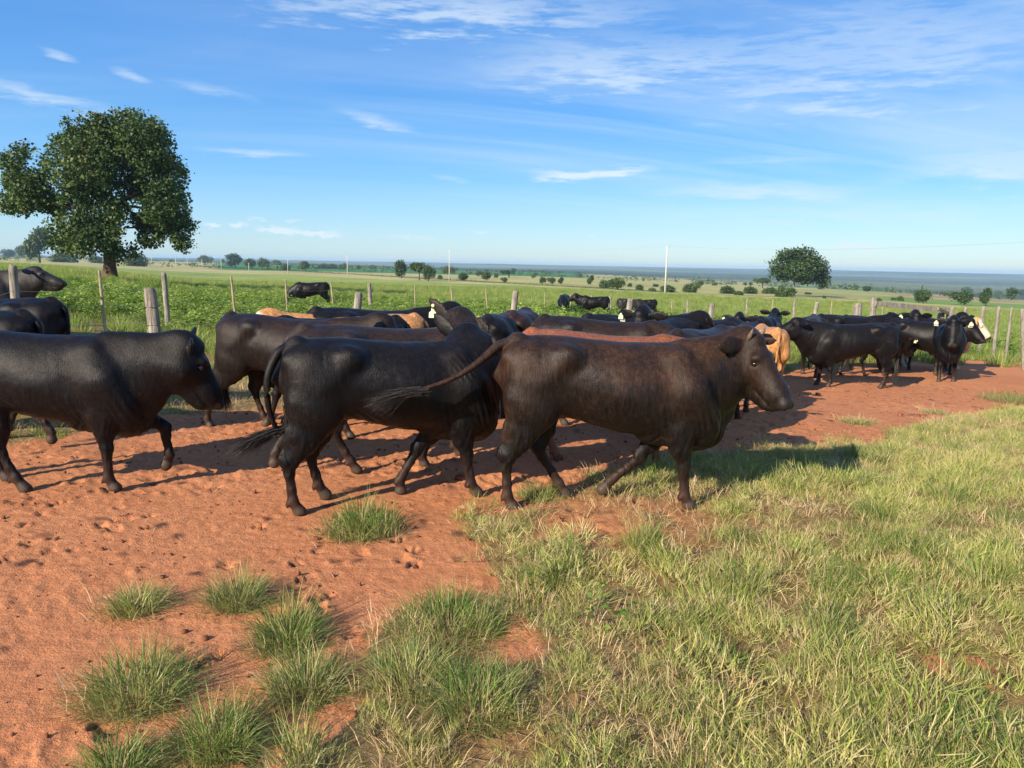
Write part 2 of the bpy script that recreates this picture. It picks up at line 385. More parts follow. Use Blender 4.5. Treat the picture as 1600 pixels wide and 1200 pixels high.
# ------------------------------------------------------------------ cattle: one blended surface per animal
class Field:
    def __init__(s, lo, hi, vox):
        s.lo = np.array(lo, float); s.v = vox
        s.n = np.ceil((np.array(hi) - s.lo) / vox).astype(int) + 1
        s.F = np.full(s.n, 0.12, np.float32)
        s.ax = [s.lo[i] + vox * np.arange(s.n[i]) for i in range(3)]
    def win(s, lo, hi):
        a = np.clip(np.floor((np.array(lo) - s.lo) / s.v).astype(int), 0, s.n)
        b = np.clip(np.ceil((np.array(hi) - s.lo) / s.v).astype(int) + 1, 0, s.n)
        sl = tuple(slice(a[i], b[i]) for i in range(3))
        x = s.ax[0][sl[0]][:, None, None]; y = s.ax[1][sl[1]][None, :, None]; z = s.ax[2][sl[2]][None, None, :]
        return sl, x.astype(np.float32), y.astype(np.float32), z.astype(np.float32)
    def put(s, sl, d, k, sub=False):
        F = s.F[sl]
        if sub:
            d = -d; h = np.maximum(k - np.abs(F - d), 0) / k; s.F[sl] = np.maximum(F, d) + h * h * k * .25
        else:
            h = np.maximum(k - np.abs(F - d), 0) / k; s.F[sl] = np.minimum(F, d) - h * h * k * .25
    def cone(s, A, B, ra, rb, lat=1.0, side=(0, 1, 0), k=.04, sub=False):
        A = np.array(A, float); B = np.array(B, float); S = np.array(side, float); S /= np.linalg.norm(S)
        R = max(ra, rb) * max(1, lat) + .06
        sl, x, y, z = s.win(np.minimum(A, B) - R, np.maximum(A, B) + R)
        if s.F[sl].size == 0: return
        qx, qy, qz = x - A[0], y - A[1], z - A[2]
        f = 1 / lat - 1
        qs = qx * S[0] + qy * S[1] + qz * S[2]
        b = B - A; bs = b @ S; b = b + S * bs * f
        px_, py_, pz_ = qx + S[0] * qs * f, qy + S[1] * qs * f, qz + S[2] * qs * f
        bb = b @ b + 1e-9
        t = np.clip((px_ * b[0] + py_ * b[1] + pz_ * b[2]) / bb, 0, 1)
        dx, dy, dz = px_ - t * b[0], py_ - t * b[1], pz_ - t * b[2]
        r = np.sqrt(dx * dx + dy * dy + dz * dz) + 1e-6
        d = r - (ra + (rb - ra) * t)
        ds = (dx * S[0] + dy * S[1] + dz * S[2])
        w = (ds / r) ** 2
        s.put(sl, (d * (1 - (1 - lat) * w)).astype(np.float32), k, sub)
    def chain(s, pts, k=.04, side=(0, 1, 0)):
        """pts: (x,y,z,r,lat)"""
        for p, q in zip(pts[:-1], pts[1:]):
            s.cone(p[:3], q[:3], p[3], q[3], (p[4] + q[4]) / 2 if len(p) > 4 else 1, side, k)
    def ball(s, c, r, k=.04, sub=False):
        c = np.array(c, float); r = np.array(r, float) * np.ones(3)
        sl, x, y, z = s.win(c - r - .06, c + r + .06)
        if s.F[sl].size == 0: return
        q = np.sqrt(((x - c[0]) / r[0]) ** 2 + ((y - c[1]) / r[1]) ** 2 + ((z - c[2]) / r[2]) ** 2)
        s.put(sl, ((q - 1) * r.min()).astype(np.float32), k, sub)
    def torso(s, st, k=.05):
        st = np.array(st); x0, x1 = st[0, 0], st[-1, 0]
        sl, x, y, z = s.win((x0 - .1, -.5, .2), (x1 + .12, .5, 1.55))
        xs = s.ax[0][sl[0]]; xc = np.clip(xs, x0, x1)
        def ip(c):  # smoothed interpolation
            v = np.interp(xc, st[:, 0], st[:, c]); w = max(1, int(.05 / s.v)); kk = np.hanning(2 * w + 3)[1:-1]; kk /= kk.sum()
            return np.convolve(np.pad(v, w, 'edge'), kk, 'valid')[:, None, None]
        top, bot, hw = ip(1), ip(2), ip(3)
        zc = (top + bot) / 2 - .03; a = np.where(z > zc, top - zc, zc - bot)
        t = (z - zc) / a
        w = hw * .94 * (1 - .20 * np.clip(t, 0, 1) ** 1.5 - .06 * np.clip(-t, 0, 1))
        n = 2.35
        q = (np.abs(y / w) ** n + np.abs(t) ** n) ** (1 / n)
        d = (q - 1) * np.minimum(a, w)
        ex = np.abs(xs - xc)[:, None, None]
        d = np.sqrt(np.maximum(d, 0) ** 2 + ex ** 2) + np.minimum(d, 0) + np.where(ex > 0, 0, 0)
        s.put(sl, d.astype(np.float32), k)
    def mesh(s):
        F = s.F; ins = F < 0; n = np.array(F.shape)
        c = ins[:-1, :-1, :-1].astype(np.int8)
        cnt = np.zeros(n - 1, np.int8)
        for dx in (0, 1):
            for dy in (0, 1):
                for dz in (0, 1):
                    cnt += ins[dx:n[0] - 1 + dx, dy:n[1] - 1 + dy, dz:n[2] - 1 + dz]
        act = np.argwhere((cnt > 0) & (cnt < 8))
        idx = np.full(n - 1, -1, np.int64); idx[tuple(act.T)] = np.arange(len(act))
        P = np.zeros((len(act), 3)); W = np.zeros(len(act))
        cor = [(a, b, c_) for a in (0, 1) for b in (0, 1) for c_ in (0, 1)]
        for i, p in enumerate(cor):
            for q in cor[i + 1:]:
                if sum(abs(a - b) for a, b in zip(p, q)) != 1: continue
                fa = F[tuple((act + p).T)]; fb = F[tuple((act + q).T)]
                m_ = (fa < 0) != (fb < 0)
                t = np.where(m_, fa / np.where(m_, fa - fb, 1), 0)
                pt = np.array(p) + t[:, None] * (np.array(q) - np.array(p))
                P += pt * m_[:, None]; W += m_
        V = s.lo + (act + P / W[:, None]) * s.v
        Q = []
        for axis in range(3):
            a, b = [(1, 2), (2, 0), (0, 1)][axis]
            e = np.zeros(3, int); e[axis] = 1
            sl0 = [slice(1, -1)] * 3; sl1 = [slice(1, -1)] * 3
            sl0[axis] = slice(0, -1); sl1[axis] = slice(1, None)
            g0 = ins[tuple(sl0)]; g1 = ins[tuple(sl1)]
            off = np.array([1, 1, 1]); off[axis] = 0
            for flip, mk in ((False, g0 & ~g1), (True, ~g0 & g1)):
                p = np.argwhere(mk) + off
                ua = np.zeros(3, int); ua[a] = 1; ub = np.zeros(3, int); ub[b] = 1
                q = [idx[tuple((p - ua - ub).T)], idx[tuple((p - ub).T)], idx[tuple(p.T)], idx[tuple((p - ua).T)]]
                if flip: q = q[::-1]
                Q.append(np.stack(q, 1))
        Q = np.concatenate(Q); Q = Q[(Q >= 0).all(1)]
        return V, Q

def rotm(pitch, yaw, roll=0):
    """head axes: x to the muzzle; pitch>0 noses down, yaw>0 turns to the animal's left"""
    cy_, sy_ = math.cos(yaw), math.sin(yaw); cp, sp_ = math.cos(pitch), math.sin(pitch); cr, sr = math.cos(roll), math.sin(roll)
    Rz = np.array([[cy_, -sy_, 0], [sy_, cy_, 0], [0, 0, 1]]); Ry = np.array([[cp, 0, sp_], [0, 1, 0], [-sp_, 0, cp]]); Rx = np.array([[1, 0, 0], [0, cr, -sr], [0, sr, cr]])
    return Rz @ Ry @ Rx

STAND_H = dict(hock=(.02, .40), fet=(.05, .11), toe=(.10, .0))
def build_cow(name, poll=(1.86, 0, 1.26), pitch=60, yaw=0, roll=0, hr={}, hl={}, fr={}, fl={}, vox=.016, tail=None, tail_r=(.036, .030, .022, .016, .013),
              ears=((1, 0, 0), (1, 0, 0)), wrinkle=.004, dewlap=1.0, hump=0.0, belly=0.0, slim=0.0, sheath=0.0):
    """x forward from the rump, y to the animal's left, z up; r = right side (y<0), l = left side"""
    d = math.radians; R = rotm(d(pitch), d(yaw), d(roll)); O = np.array(poll, float)
    def H(x, y, z): return O + R @ np.array([x, y, z])
    Sd = R @ np.array([0, 1, 0]); Up = R @ np.array([0, 0, 1])
    nose = H(.60, 0, -.12)
    xs_ = [0, nose[0], O[0]]; 
    fxs = [-.10, min(1.9, 3)]
    legx = [q[0] for L_ in (hr, hl, fr, fl) for q in L_.values() if hasattr(q, '__len__')]
    lo = (min(-.12, *(legx + [0])) - .10, min(-.40, nose[1] - .15, O[1] - .40), -.03)
    hi = (max(1.75, nose[0] + .15, O[0] + .36, *(legx + [0])) + .04, max(.40, nose[1] + .15, O[1] + .40), max(1.40, O[2] + .30))
    f = Field(lo, hi, vox)
    b = belly
    f.torso([(0.01, 1.13, .84, .10), (.05, 1.195, .74, .185), (.13, 1.235, .69, .235), (.25, 1.248, .66, .258), (.40, 1.247, .645, .262), (.52, 1.236, .645 - b, .27),
             (.66, 1.222, .60 - b, .30), (.84, 1.205, .55 - b, .32), (1.02, 1.20, .525 - b * .6, .305), (1.18, 1.205 + hump * .4, .50, .275), (1.32, 1.212 + hump, .465, .25),
             (1.45, 1.19 + hump * .4, .50, .205), (1.56, 1.13, .58, .14)])
    # pelvis: hooks, pins, tail head, the hollow before the hip
    for s_ in (-1, 1):
        f.ball((.43, s_ * .185, 1.13), (.085, .05, .05), .10)
        f.ball((.05, s_ * .105, 1.10), (.06, .05, .06), .06)
        f.cone((.45, s_ * .20, 1.10), (.28, s_ * .22, .93), .045, .03, .8, k=.10)
        f.ball((.17, s_ * .362, 1.06), (.11, .05, .06), .10, True)
        # shoulder blade and point of shoulder
        f.chain([(1.24, s_ * .15, 1.06, .08, .7), (1.33, s_ * .185, .86, .13, .55), (1.43, s_ * .165, .70, .12, .75)], .09)
        f.ball((1.16, s_ * .355, .78), (.06, .035, .20), .09, True)
        # brisket muscles
        f.ball((1.47, s_ * .09, .60), (.12, .10, .13), .06)
    f.cone((.10, 0, 1.215), (.02, 0, 1.16), .05, .04, k=.06)
    f.cone((1.10, 0, .53), (1.48, 0, .50), .08, .085, 1.3, k=.08)
    if sheath: f.cone((.70, 0, .50), (.92, 0, .45), .03, .045, .8, k=.05)
    # flank fold
    # hind legs
    hoofs = []; lowlegs = []
    for s_, lg in ((-1, hr), (1, hl)):
        y0 = s_ * .155; yk = s_ * lg.get('y', .145)
        hk = lg.get('hock', (.02, .40)); fe = lg.get('fet', (.05, .11)); to = lg.get('toe', (.09, .0)); st = lg.get('stifle', (.34 + .25 * (hk[0] - .02), .69))
        gx, gz_ = (hk[0] * .62 + st[0] * .38, hk[1] * .62 + st[1] * .38 + .02)
        f.chain([(.20, s_ * .125, 1.02, .17, .72), (.19 + .15 * (st[0] - .34), s_ * .145, .80, .175, .66)], .06)
        f.chain([(.28, s_ * .15, .98, .13, .6), (st[0] - .05, s_ * .17, st[1] + .04, .125, .62)], .07)
        f.chain([(.17 + .15 * (st[0] - .34), s_ * .145, .78, .155, .66), (gx - .01, y0, gz_ + .06, .092, .64), (hk[0] + .018, yk, hk[1] + .035, .050, .66)], .045)
        f.chain([(st[0] - .03, s_ * .165, st[1], .105, .6), (gx + .02, y0, gz_, .070, .68), (hk[0] + .03, yk, hk[1], .044, .72)], .05)
        f.cone((hk[0] - .035, yk, hk[1] + .045), (gx - .10, y0, gz_ + .10), .018, .022, .7, k=.035)      # tendon above the hock
        f.chain([(hk[0], yk, hk[1], .053, .70), (hk[0] * .75 + fe[0] * .25, yk, hk[1] * .75 + fe[1] * .25, .035, .78), (hk[0] * .3 + fe[0] * .7, yk, hk[1] * .3 + fe[1] * .7, .031, .85), (fe[0], yk, fe[1], .038, .95)], .025)
        f.ball((hk[0] - .040, yk, hk[1] + .03), (.028, .022, .034), .03)
        hoofs.append((fe, to, yk)); lowlegs.append((hk, fe, yk))
    for s_, lg in ((-1, fr), (1, fl)):
        yk = s_ * lg.get('y', .135); el_ = lg.get('elbow', (1.27, .60)); kn = lg.get('knee', (1.30, .36)); fe = lg.get('fet', (1.31, .11)); to = lg.get('toe', (1.35, .0))
        f.chain([(1.38, s_ * .165, .76, .13, .62), (el_[0] + .02, s_ * .155, el_[1] + .02, .105, .62), (el_[0] * .5 + kn[0] * .5 + .005, yk, el_[1] * .5 + kn[1] * .5, .066, .72), (kn[0], yk, kn[1] + .03, .045, .85)], .045)
        f.cone((el_[0] - .055, s_ * .15, el_[1] + .03), (el_[0] - .02, yk, el_[1] - .10), .05, .035, .7, k=.05)
        f.ball((kn[0] + .008, yk, kn[1]), (.046, .042, .055), .025)
        f.chain([(kn[0], yk, kn[1], .042, .85), (kn[0] * .7 + fe[0] * .3, yk, kn[1] * .7 + fe[1] * .3, .032, .9), (fe[0], yk, fe[1], .038, .95)], .025)
        hoofs.append((fe, to, yk)); lowlegs.append((kn, fe, yk))
    for fe, to, yk in hoofs:
        v = np.array([to[0] - fe[0], to[1] - fe[1]]); Lh = np.linalg.norm(v) + 1e-6; v /= Lh
        p = (fe[0] + v[0] * .035, fe[1] + v[1] * .035)
        f.cone((fe[0], yk, fe[1]), (p[0], yk, p[1]), .037, .034, .95, k=.02)
        f.cone((p[0], yk, p[1]), (to[0] - v[0] * .02 + .004, yk, max(to[1] - v[1] * .02, .012)), .035, .050, .98, k=.008)
        f.cone((fe[0] - .035, yk - .018, fe[1] - .015), (fe[0] - .042, yk - .018, fe[1] - .035), .014, .010, k=.012)
        f.cone((fe[0] - .035, yk + .018, fe[1] - .015), (fe[0] - .042, yk + .018, fe[1] - .035), .014, .010, k=.012)
        f.cone((to[0] + v[0] * .03 + .05, yk, to[1] - .01), (to[0] + .01, yk, to[1] + .05), .008, .003, k=.012, sub=True)   # cleft
    # neck and dewlap
    ne = H(.02, 0, -.15); nm = np.array([1.60, 0, .90]) * .5 + ne * .5; nm[1] = ne[1] * .35
    base = (1.38, 0, .87)
    q1 = np.array(base) * .5 + nm * .5; q1[1] = ne[1] * .12
    f.chain([(*base, .32, .62), (*(q1 - [0, 0, .01]), .280, .54), (*(nm - [0, 0, .01]), .215, .52), (*ne, .172, .62)], .06, side=(-(ne[1] - 0) * .5, 1, 0))
    # crest keeps the neck's top line straight
    f.cone((1.35, 0, 1.13), tuple(H(-.02, 0, -.07)), .07, .055, .8, k=.09)
    th = H(.10, 0, -.36)
    if dewlap:
        dm = np.array([1.55, 0, .62]) * .5 + th * .5; dm[1] = th[1] * .5
        f.chain([(1.42, 0, .50, .085, .55), (1.53, th[1] * .15, .565, .10 * dewlap, .28), (*(dm - [.01, 0, .06 * dewlap]), .10 * dewlap, .22), (*(th + (0, 0, -.01)), .075, .5)], .07)
    # head
    f.chain([(*H(.055, 0, -.130), .134, .92), (*H(.17, 0, -.135), .134, .88), (*H(.30, 0, -.130), .108, .80), (*H(.40, 0, -.130), .102, .94), (*H(.445, 0, -.132), .101, 1.0)], .04, side=Sd)
    f.ball(H(0.03, 0, -.02), (.06, .06, .05), .05)
    f.chain([(*H(.06, 0, -.285), .100, .80), (*H(.24, 0, -.255), .085, .70), (*H(.38, 0, -.225), .064, .85), (*H(.44, 0, -.21), .052, 1.0)], .045, side=Sd)
    f.ball(H(.505, 0, -.105), (.05, .075, .055), .03); f.ball(H(.465, 0, -.205), (.06, .065, .045), .03)
    for s_ in (-1, 1):
        f.ball(H(.155, s_ * .094, -.048), (.038, .034, .032), .03)                  # brow
        f.ball(H(.12, s_ * .085, -.235), (.095, .060, .095), .06)                   # cheek
        f.ball(H(.185, s_ * .120, -.080), (.020, .020, .018), .018, True)        # socket
        f.ball(H(.552, s_ * .066, -.088), (.026, .018, .020), .012, True)        # nostril
        f.ball(H(.535, s_ * .048, -.100), (.032, .032, .036), .03)
        f.cone(H(.33, s_ * .085, -.205), H(.55, s_ * .082, -.175), .011, .012, k=.012, sub=True)       # mouth line
    # ears
    tips = []
    for s_, (droop, back, spread) in zip((-1, 1), ears):
        r0 = H(.015, s_ * .105, -.075)
        dirv = np.array([-.10 - .25 * back, s_ * (1.0 + .1 * spread), -.42 * droop]); dirv /= np.linalg.norm(dirv)
        dv = R @ dirv
        w = np.cross(dv, R @ np.array([.55, 0, .85])); w /= np.linalg.norm(w); nrm = np.cross(w, dv)
        pts = []
        for t, r in ((0, .032), (.25, .054), (.5, .068), (.75, .056), (.92, .030), (1.0, .014)):
            c = r0 + dv * t * .255 + np.array([0, 0, -.02 * t * t * droop])
            pts.append((*c, r, .22))
        f.chain(pts, .012, side=tuple(nrm))
        cc = r0 + dv * .11 + nrm * .028
        f.cone(tuple(r0 + dv * .05 + nrm * .038), tuple(r0 + dv * .19 + nrm * .038), .036, .032, .55, side=tuple(nrm), k=.015, sub=True)
        tips.append((r0 + dv * .20, dv, nrm, w, r0 + dv * .262))
    f.F = np.maximum(f.F, (-f.ax[2]).astype(np.float32)[None, None, :])
    V, Q = f.mesh()
    # relax once
    cen = V[Q].mean(1); acc = np.zeros_like(V); cnt = np.zeros(len(V))
    for j in range(4): np.add.at(acc, Q[:, j], cen); np.add.at(cnt, Q[:, j], 1)
    Vn = acc / np.maximum(cnt, 1)[:, None]; V = np.where((V[:, 2] > .01)[:, None], V * .45 + Vn * .55, V)
    # normals for the folds of the hide
    fn = np.cross(V[Q[:, 2]] - V[Q[:, 0]], V[Q[:, 3]] - V[Q[:, 1]]); vn = np.zeros_like(V)
    for j in range(4): np.add.at(vn, Q[:, j], fn)
    vn /= np.linalg.norm(vn, axis=1)[:, None] + 1e-9
    x, y, z = V.T
    an = (V - O) @ R[:, 0]
    mk = np.exp(-((x - (1.40 + .5 * (O[0] - 1.40))) / .18) ** 2) * np.clip((z - .50) / .15, 0, 1) * np.clip((O[2] - .08 - z) / .16, 0, 1) * np.clip((an + .02) / -.06, 0, 1)
    ph = x * 1.0 + .12 * np.sin(z * 5 + 1) + .10 * (z - .9) + .02 * vnoise(x, z, .08, 3)
    V = V + vn * (wrinkle * mk * (np.sin(ph * 2 * math.pi / .046) * (vnoise(z, x, .16, 5) * 1.3)))[:, None]
    # rib / muscle relief
    mk2 = np.clip((x - .55) / .15, 0, 1) * np.clip((1.2 - x) / .15, 0, 1) * np.clip((1.12 - z) / .1, 0, 1)
    V = V + vn * (.0007 * mk2 * np.sin((x + .25 * z) * 2 * math.pi / .085))[:, None]
    V = V + vn * (.013 * (fbm(x * 1 + y * .7, z + y * .3, .20, 4, 2) - .5) * np.clip((z - .42) / .2, 0, 1))[:, None]
    # loose folds: flank, behind the elbow, brisket; sinews on the legs
    fl_ = np.exp(-((x - .58) / .13) ** 2 - ((z - .70) / .12) ** 2); V = V + vn * (.004 * fl_ * np.sin((x * .8 + z) * 2 * math.pi / .062 + vnoise(x, z, .1, 7) * 3))[:, None]
    eb = np.exp(-((x - 1.17) / .07) ** 2 - ((z - .62) / .13) ** 2); V = V + vn * (.0028 * eb * np.sin((x + z * .25) * 2 * math.pi / .048))[:, None]
    bk = np.exp(-((x - 1.50) / .12) ** 2 - ((z - .66) / .12) ** 2); V = V + vn * (.0045 * bk * wrinkle / .006 * np.sin((x + z * .35) * 2 * math.pi / .055 + vnoise(x, z, .12, 9) * 3))[:, None]
    sn = np.clip((.62 - z) / .1, 0, 1) * np.clip((z - .14) / .05, 0, 1); V = V + vn * (.0035 * sn * np.sin(fbm(x + y, z * .25, .05, 2, 8) * 16))[:, None]
    nb = len(V); parts = [(V, [Q])]
    # tail
    if tail is None: tail = [(.05, 0, 1.17), (-.03, 0, 1.12), (-.055, .01, .95), (-.05, .02, .75), (-.04, .03, .52)]
    tp = np.array(tail, float)
    tt = np.linspace(0, len(tp) - 1, 26); i0 = np.clip(tt.astype(int), 0, len(tp) - 2); u = (tt - i0)[:, None]
    def cr(i): return tp[np.clip(i, 0, len(tp) - 1)]
    P0, P1, P2, P3 = cr(i0 - 1), cr(i0), cr(i0 + 1), cr(i0 + 2)
    cur = .5 * ((2 * P1) + (-P0 + P2) * u + (2 * P0 - 5 * P1 + 4 * P2 - P3) * u ** 2 + (-P0 + 3 * P1 - 3 * P2 + P3) * u ** 3)
    rr = np.interp(np.linspace(0, 1, 26), np.linspace(0, 1, len(tail_r)), tail_r)
    parts.append(tube(cur, rr, 10))
    V, Fs = join(parts)
    x, y, z = V.T; n = len(V)
    low = np.clip((.34 - z) / .28, 0, 1) * .9
    hoof = np.zeros(n)
    for fe, to, yk in hoofs:
        v = np.array([to[0] - fe[0], to[1] - fe[1]]); Lh = np.linalg.norm(v); v = v / Lh
        t = (x - fe[0]) * v[0] + (z - fe[1]) * v[1]; dd = np.hypot(x - fe[0] - v[0] * t, z - fe[1] - v[1] * t)
        hoof = np.maximum(hoof, np.clip((t - .045) / .012, 0, 1) * (dd < .09) * (np.abs(y - yk) < .09) * (z < .45))
    # sun-bleached zones: topline, ribs, thighs' rear edge, face
    brn = np.clip((z - .62) / .35, 0, 1) * (1 - .55 * np.exp(-((x - .30) / .22) ** 2) * np.clip((1.1 - z) / .2, 0, 1)) + .9 * np.clip((.10 - x) / .08, 0, 1) * (z > .5)
    hh = (V - O) @ R
    brn = brn * (1 - .45 * np.clip((hh[:, 0] + .05) / .1, 0, 1) * (x > 1.5))
    white = (np.clip((hh[:, 0] - .0) / .03, 0, 1) * (hh[:, 0] < .75) * (np.abs(hh[:, 1]) < .125)).astype(float)
    white = np.maximum(white, np.clip((.52 - z) / .04, 0, 1) * (x > .4) * (x < 1.6) * (z > .4)); white = np.maximum(white, np.clip((.30 - z) / .04, 0, 1))
    skin = np.clip((hh[:, 0] - .485) / .03, 0, 1) * (hh[:, 0] < .75) * (np.abs(hh[:, 1]) < .14) * (np.abs(hh[:, 2]) < .25)
    cols = np.stack([low, hoof, np.clip(brn, 0, 1), np.ones(n)], 1)
    white[nb:] = 0; skin[nb:] = 0
    me = mesh_np(name, V, Fs, True, M_COAT, cols, dict(white=white, skin=skin))
    Rm = Matrix(R.tolist())
    return dict(me=me, R=R, O=O, H=H, tips=tips, tail=cur, eye=[H(.186, s * .106, -.080) for s in (-1, 1)], horn=[H(.0, s * .075, -.01) for s in (-1, 1)], Up=Up, Sd=Sd, hoofs=hoofs)

def ribbon_hair(root, tip_dir, L_, n=70, spread=.35, w=.006, droop=.25, seed=1):
    r = np.random.default_rng(seed); V = []; F = []
    td = np.array(tip_dir, float); td /= np.linalg.norm(td)
    for i in range(n):
        d_ = td + r.normal(0, spread, 3); d_ /= np.linalg.norm(d_)
        s_ = np.cross(d_, r.normal(0, 1, 3)); s_ /= np.linalg.norm(s_)
        l = L_ * r.uniform(.55, 1.05); p0 = np.array(root) + r.normal(0, .010, 3) - td * r.uniform(0, .10)
        o = len(V)
        for k in range(5):
            t = k / 4; c = p0 + (td * (1 - t * .35) + d_ * (t * .55)) * l * t + np.array([0, 0, -droop * l * t * t]); ww = w * (1 - t * .9)
            V += [c - s_ * ww, c + s_ * ww]
        for k in range(4): F.append((o + 2 * k, o + 2 * k + 1, o + 2 * k + 3, o + 2 * k + 2))
    return np.array(V), np.array(F)

def uv_ball(r, nu=14, nv=9):
    V = []; F = []
    for i in range(nv + 1):
        ph = math.pi * i / nv
        for j in range(nu): th = 2 * math.pi * j / nu; V.append((r * math.sin(ph) * math.cos(th), r * math.sin(ph) * math.sin(th), r * math.cos(ph)))
    for i in range(nv):
        for j in range(nu): F.append((i * nu + j, i * nu + (j + 1) % nu, (i + 1) * nu + (j + 1) % nu, (i + 1) * nu + j))
    return np.array(V), np.array(F)
_v, _F = uv_ball(.0215); EYE_ME = mesh_np('eye', _v, _F, True, M_EYE)
# ear tag: shield-shaped plate with a stud
def tag_mesh():
    prof = [(-.012, .020), (.012, .020), (.016, .0), (.036, -.012), (.040, -.060), (-.040, -.060), (-.036, -.012), (-.016, 0)]
    V = [(a, b, .0018) for a, b in prof] + [(a, b, -.0018) for a, b in prof]; n = len(prof)
    T = [(0, i, i + 1) for i in range(1, n - 1)] + [(n, n + i + 1, n + i) for i in range(1, n - 1)]
    Qd = [(i, i + n, (i + 1) % n + n, (i + 1) % n) for i in range(n)]
    b, bf = tube([(0, .006, -.006), (0, .006, .008)], [.012, .010], 8)
    return join([(np.array(V), [np.array(Qd), np.array(T)]), (b, bf)])
_v, _F = tag_mesh(); TAG_ME = mesh_np('ear_tag', _v, _F, False, M_TAG)
_v, _F = tube([(0, 0, -.004), (0, 0, .003), (0, 0, .006)], [.016, .016, .007], 12); BUTTON_ME = mesh_np('ear_button', _v, _F, True, M_BUTTON)
def horn_mesh(L_=.070):
    return tube([(0, 0, -.03), (0, .01, .01), (.004, .022, L_ * .6), (.0, .020, L_)], [.020, .018, .012, .004], 8)
_v, _F = horn_mesh(); HORN_ME = mesh_np('horn', _v, _F, True, M_HORN)

def make_cow(spec, switch=None, sw_len=.30, sw_dir=None, tags=(1,), horns=False, name='cow', buttons=(), tagface=None):
    root = bpy.data.objects.new(name, None); C.objects.link(root)
    root.empty_display_size = .3
    body = obj('body', spec['me'], root)
    R = Matrix(spec['R'].tolist())
    for e in spec['eye']:
        obj('eye', EYE_ME, root, loc=tuple(e))
    for s_ in tags:
        c, dv, nrm, w, tip = spec['tips'][s_]
        face = nrm if tagface is None else np.array(tagface, float)
        if tagface is not None: c = tip + dv * .015 + face * .02 - np.array([0, 0, .035]); nrm = face * 0
        y_ = np.array([0, 0, 1.]); z_ = face - y_ * (face @ y_); z_ /= np.linalg.norm(z_) + 1e-6; x_ = np.cross(y_, z_)
        M = Matrix((x_.tolist(), y_.tolist(), z_.tolist())).transposed().to_4x4(); M.translation = Vector((c + nrm * .020 - np.array([0, 0, .015])).tolist())
        t = obj('ear_tag', TAG_ME, root); t.matrix_basis = M
        M2 = M.copy(); M2.translation = Vector((c - nrm * .020 - np.array([0, 0, .05])).tolist()); t = obj('ear_tag', TAG_ME, root); t.matrix_basis = M2
    for s_ in buttons:
        c, dv, nrm, w, tip = spec['tips'][s_]
        q = Vector((-nrm).tolist()).to_track_quat('Z', 'Y')
        t = obj('ear_button', BUTTON_ME, root); t.matrix_basis = Matrix.LocRotScale(Vector((c - nrm * .014).tolist()), q, None)
    if horns:
        for s_, h in zip((-1, 1), spec['horn']):
            t = obj('horn', HORN_ME, root); t.matrix_basis = Matrix.LocRotScale(Vector(h.tolist()), (R @ Matrix.Rotation(math.radians(-25), 3, 'Y')).to_quaternion(), Vector((1, s_, 1)))
    cur = spec['tail']; td = cur[-1] - cur[-4] if sw_dir is None else np.array(sw_dir)
    if 'hair' not in spec:
        V, F = ribbon_hair(cur[-1], td, sw_len, 620, .24, .0036, .25 if sw_dir is None else .30, 3)
        spec['hair'] = mesh_np('tail_switch', V, F, True, M_HAIR)
    obj('tail_switch', spec['hair'], root)
    return root

